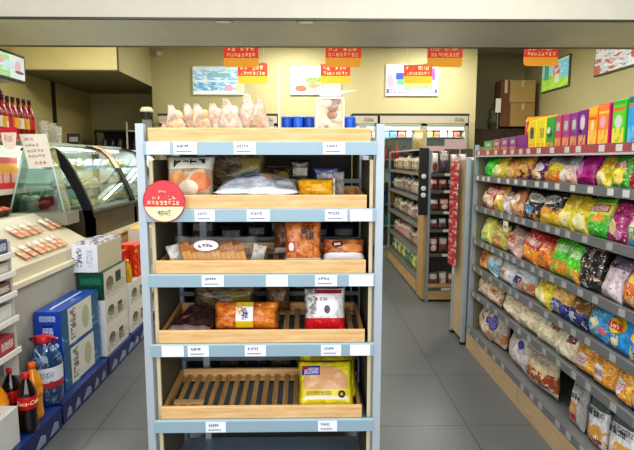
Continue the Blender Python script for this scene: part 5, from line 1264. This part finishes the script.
carton2(4.12, 4.28, .53, .77, printed('#c8262c', (T(.1, .9, .6, .85, '#f2cfc0'), B(0, .5, '#d9d02c'))), printed('#c22a2c', (E(.5, .5, .3, .3, '#e2604a'),), axis='YZ'), 'small red and yellow carton, nearest of the red cartons', topc='#cc3a34', d=.12, x1=-1.48)
carton2(4.30, 4.49, .53, .80, printed('#d0301f', (N(0, 1, 0, 1, 4, .55, '#e8b040'),)), printed('#c8281e', (N(0, 1, 0, 1, 4, .5, '#e0603a'), E(.5, .5, .2, .25, '#e8b840')), axis='YZ'), 'taller red carton with orange pattern behind the small one', topc='#e0582c', d=.16, x1=-1.41)
carton2(4.60, 4.86, .40, .90, printed('#dcd6cc', (R(.1, .9, .3, .5, '#8a86a0'),)), printed('#d9d0bc', (R(.2, .8, .3, .6, '#b0a890'),), axis='YZ'), 'tall cream carton with bright yellow top, farthest of the row', topc='#edc21c', d=.17, x1=-1.42)
# yellow oil bottle
t = thing('oil_bottle', 'yellow cooking-oil bottle before the red carton', 'bottle', (-1.435, 4.10, .53))
MB().lathe([(.03, 0), (.034, .01), (.034, .1), (.026, .13), (.013, .155), (.013, .165)], 16).build('bottle', plain('#d9a818', .15, coat=.5), t)
MB().lathe([(.016, .163), (.016, .182)], 12).build('cap', plain('#e8c22c', .3), t)
# water jug
t = thing('water_jug', 'large clear water jug with red cap and handle by the blue cartons', 'jug', (-1.487, 2.86, TZ))
MB().lathe([(.078, 0), (.088, .01), (.088, .09), (.083, .10), (.088, .11), (.088, .235), (.083, .27), (.06, .315), (.035, .34), (.03, .355)], 28).build('body', printed('#25436e', (N(0, 1, 0, 1, 6, .55, '#6c8cae'), N(0, 1, 0, 1, 10, .6, '#17294a')), rough=.08, coat=1.), t)
MB().lathe([(.0895, .105), (.0895, .225)], 28, caps=False).build('label', printed('#dfe3ea', (B(0, .3, '#a8333a'), T(.1, .9, .5, .8, '#7a8fb4'), N(0, 1, 0, .4, 5, .55, '#c0494a'))), t)
MB().lathe([(.034, .35), (.036, .355), (.036, .385), (.03, .39)], 20).build('cap', plain('#cc2430', .3), t)
MB().tube([(-.05, 0, .345), (-.075, 0, .372), (-.04, -.01, .388), (.04, -.01, .388), (.075, 0, .372), (.05, 0, .345)], .008).build('handle', plain('#c8343c', .3), t)
MB().tube([(-.02, -.06, .33), (.015, -.075, .29), (.03, -.082, .25)], .004).build('painted_highlight', plain('#a8bcd4', .2), t)  # pale tube painted in as a highlight on the jug shoulder
def soda(x, y, body, cap, label, lab, name, hh=.31, r=.045, lettering=None):
    t = thing(name, label, 'bottle', (x, y, TZ))
    MB().lathe([(r*.7, 0), (r*.95, .01), (r, .03), (r*.9, .09), (r*.97, .13), (r, .19), (r*.93, .215), (r*.6, .25), (r*.34, .275), (r*.32, .288)], 22).build('bottle', body, t)
    if lab: 
        l = MB().lathe([(r*.985, .13), (r*1.02, .135), (r*1.02, .19), (r*.985, .195)], 22, caps=False).build('label', lab, t)
        if lettering: text_mesh(lettering, .03, signw, l, curve_r=r*1.025, loc=(0, 0, .163), shear=.3).rotation_euler = (0, 0, math.radians(28))
    MB().lathe([(r*.40, .283), (r*.42, .287), (r*.42, .307), (r*.36, .311)], 16).build('cap', cap, t)
    return t
redc = plain('#c81e28', .3); orc = plain('#e8641c', .3)
cola = plain('#1c0d0a', .08, coat=.8, var=.1); juice = plain('#e89a14', .12, coat=.8, var=.1)
soda(-1.418, 2.53, cola, redc, 'dark cola bottle with red label and red cap beside white carton', plain('#c81c26', .3), 'cola_bottle', lettering='Coca-Cola')
soda(-1.53, 2.46, juice, orc, 'orange drink bottle at far left behind the white carton', printed('#e8a828', (T(0, 1, .2, .8, '#f2d27a'),)), 'juice_bottle', r=.052)
soda(-1.455, 2.66, juice, orc, 'orange drink bottle between the cola bottle and the water jug', printed('#e07a1c', (T(0, 1, .2, .8, '#f0c050'),)), 'juice_bottle')
soda(-1.535, 2.60, cola, redc, 'second cola bottle, mostly hidden behind the front one', plain('#c81c26', .3), 'cola_bottle')
# white carton in the corner
t = thing('white_carton', 'plain white carton with red print on top, bottom left corner', 'carton', (-1.41, 2.21, TZ))
MB().box(-.18, 0, -.22, .22, 0, .185, m=plain('#d9d8d2', .5), bev=.003).build('body', None, t)
MB().box(-.15, -.03, -.02, .14, .185, .1858, m=printed('#dcdad4', (T(0, 1, 0, 1, '#c0555a'),), axis='XY')).build('red_print', None, t)
MB().box(-.182, .001, .0, .002, .1845, .187).build('lid_seam', plain('#b4b2ac', .5), t)

# ============================================================ LIGHT
def area(name, loc, rot, sx, sy, e, c):
    l = bpy.data.lights.new(name, 'AREA'); l.shape = 'RECTANGLE'; l.size = sx; l.size_y = sy; l.energy = e; l.color = c
    o = bpy.data.objects.new(name, l); C.objects.link(o); o.location = loc; o.rotation_euler = rot
    return o
for x in (-2.4, -.2, 2.0):
    for y in (5.6, 7.6):
        if x < -2 and y > 7: continue
        area('ceiling_lamp', (x, y, 3.30), (0, 0, 0), .6, .6, 54, (1, .97, .90))
# lamps of the entrance bay (out of view above) and daylight from the open shopfront behind the camera
for x in (-1.5, .3, 1.2): area('entrance_lamp', (x, 1.6 if x < 1 else 2.4, 3.3), (0, 0, 0), 1.2, .5, 40, (1, .98, .93))
area('shopfront_daylight', (0, -1.3, 2.1), (math.radians(78), 0, 0), 5.5, 2.6, 150, (.97, .985, 1))
w = bpy.data.worlds.new('world'); S.world = w; w.use_nodes = True
bg = w.node_tree.nodes['Background']; bg.inputs[0].default_value = (.95, .97, 1, 1); bg.inputs[1].default_value = .75
S.view_settings.view_transform = 'Standard'; S.view_settings.look = 'None'
for _lk in ('Medium High Contrast', 'Standard - Medium High Contrast'):
    try: S.view_settings.look = _lk; break
    except Exception: pass
S.view_settings.exposure = -.45
try: S.cycles.transparent_max_bounces = 16; S.cycles.max_bounces = 8
except Exception: pass

# look-alikes on one shelf: say which one, counting from the left of the photograph
bpy.context.view_layer.update()
_inv = _R.transposed(); _by = {}
for o in C.objects:
    if o.parent is None and 'label' in o: _by.setdefault(o['label'], []).append(o)
def _px(o):
    v = _inv @ (o.location-Vector((0, 0, H))); return v.x/-v.z
for lab_, os_ in _by.items():
    if len(os_) > 1:
        os_.sort(key=_px)
        for k, o in enumerate(os_):
            w_n = 'leftmost' if k == 0 else 'rightmost' if k == len(os_)-1 else ordn[k]+' from left' if k < len(ordn) else 'further right'
            o['label'] = lab_+', '+w_n
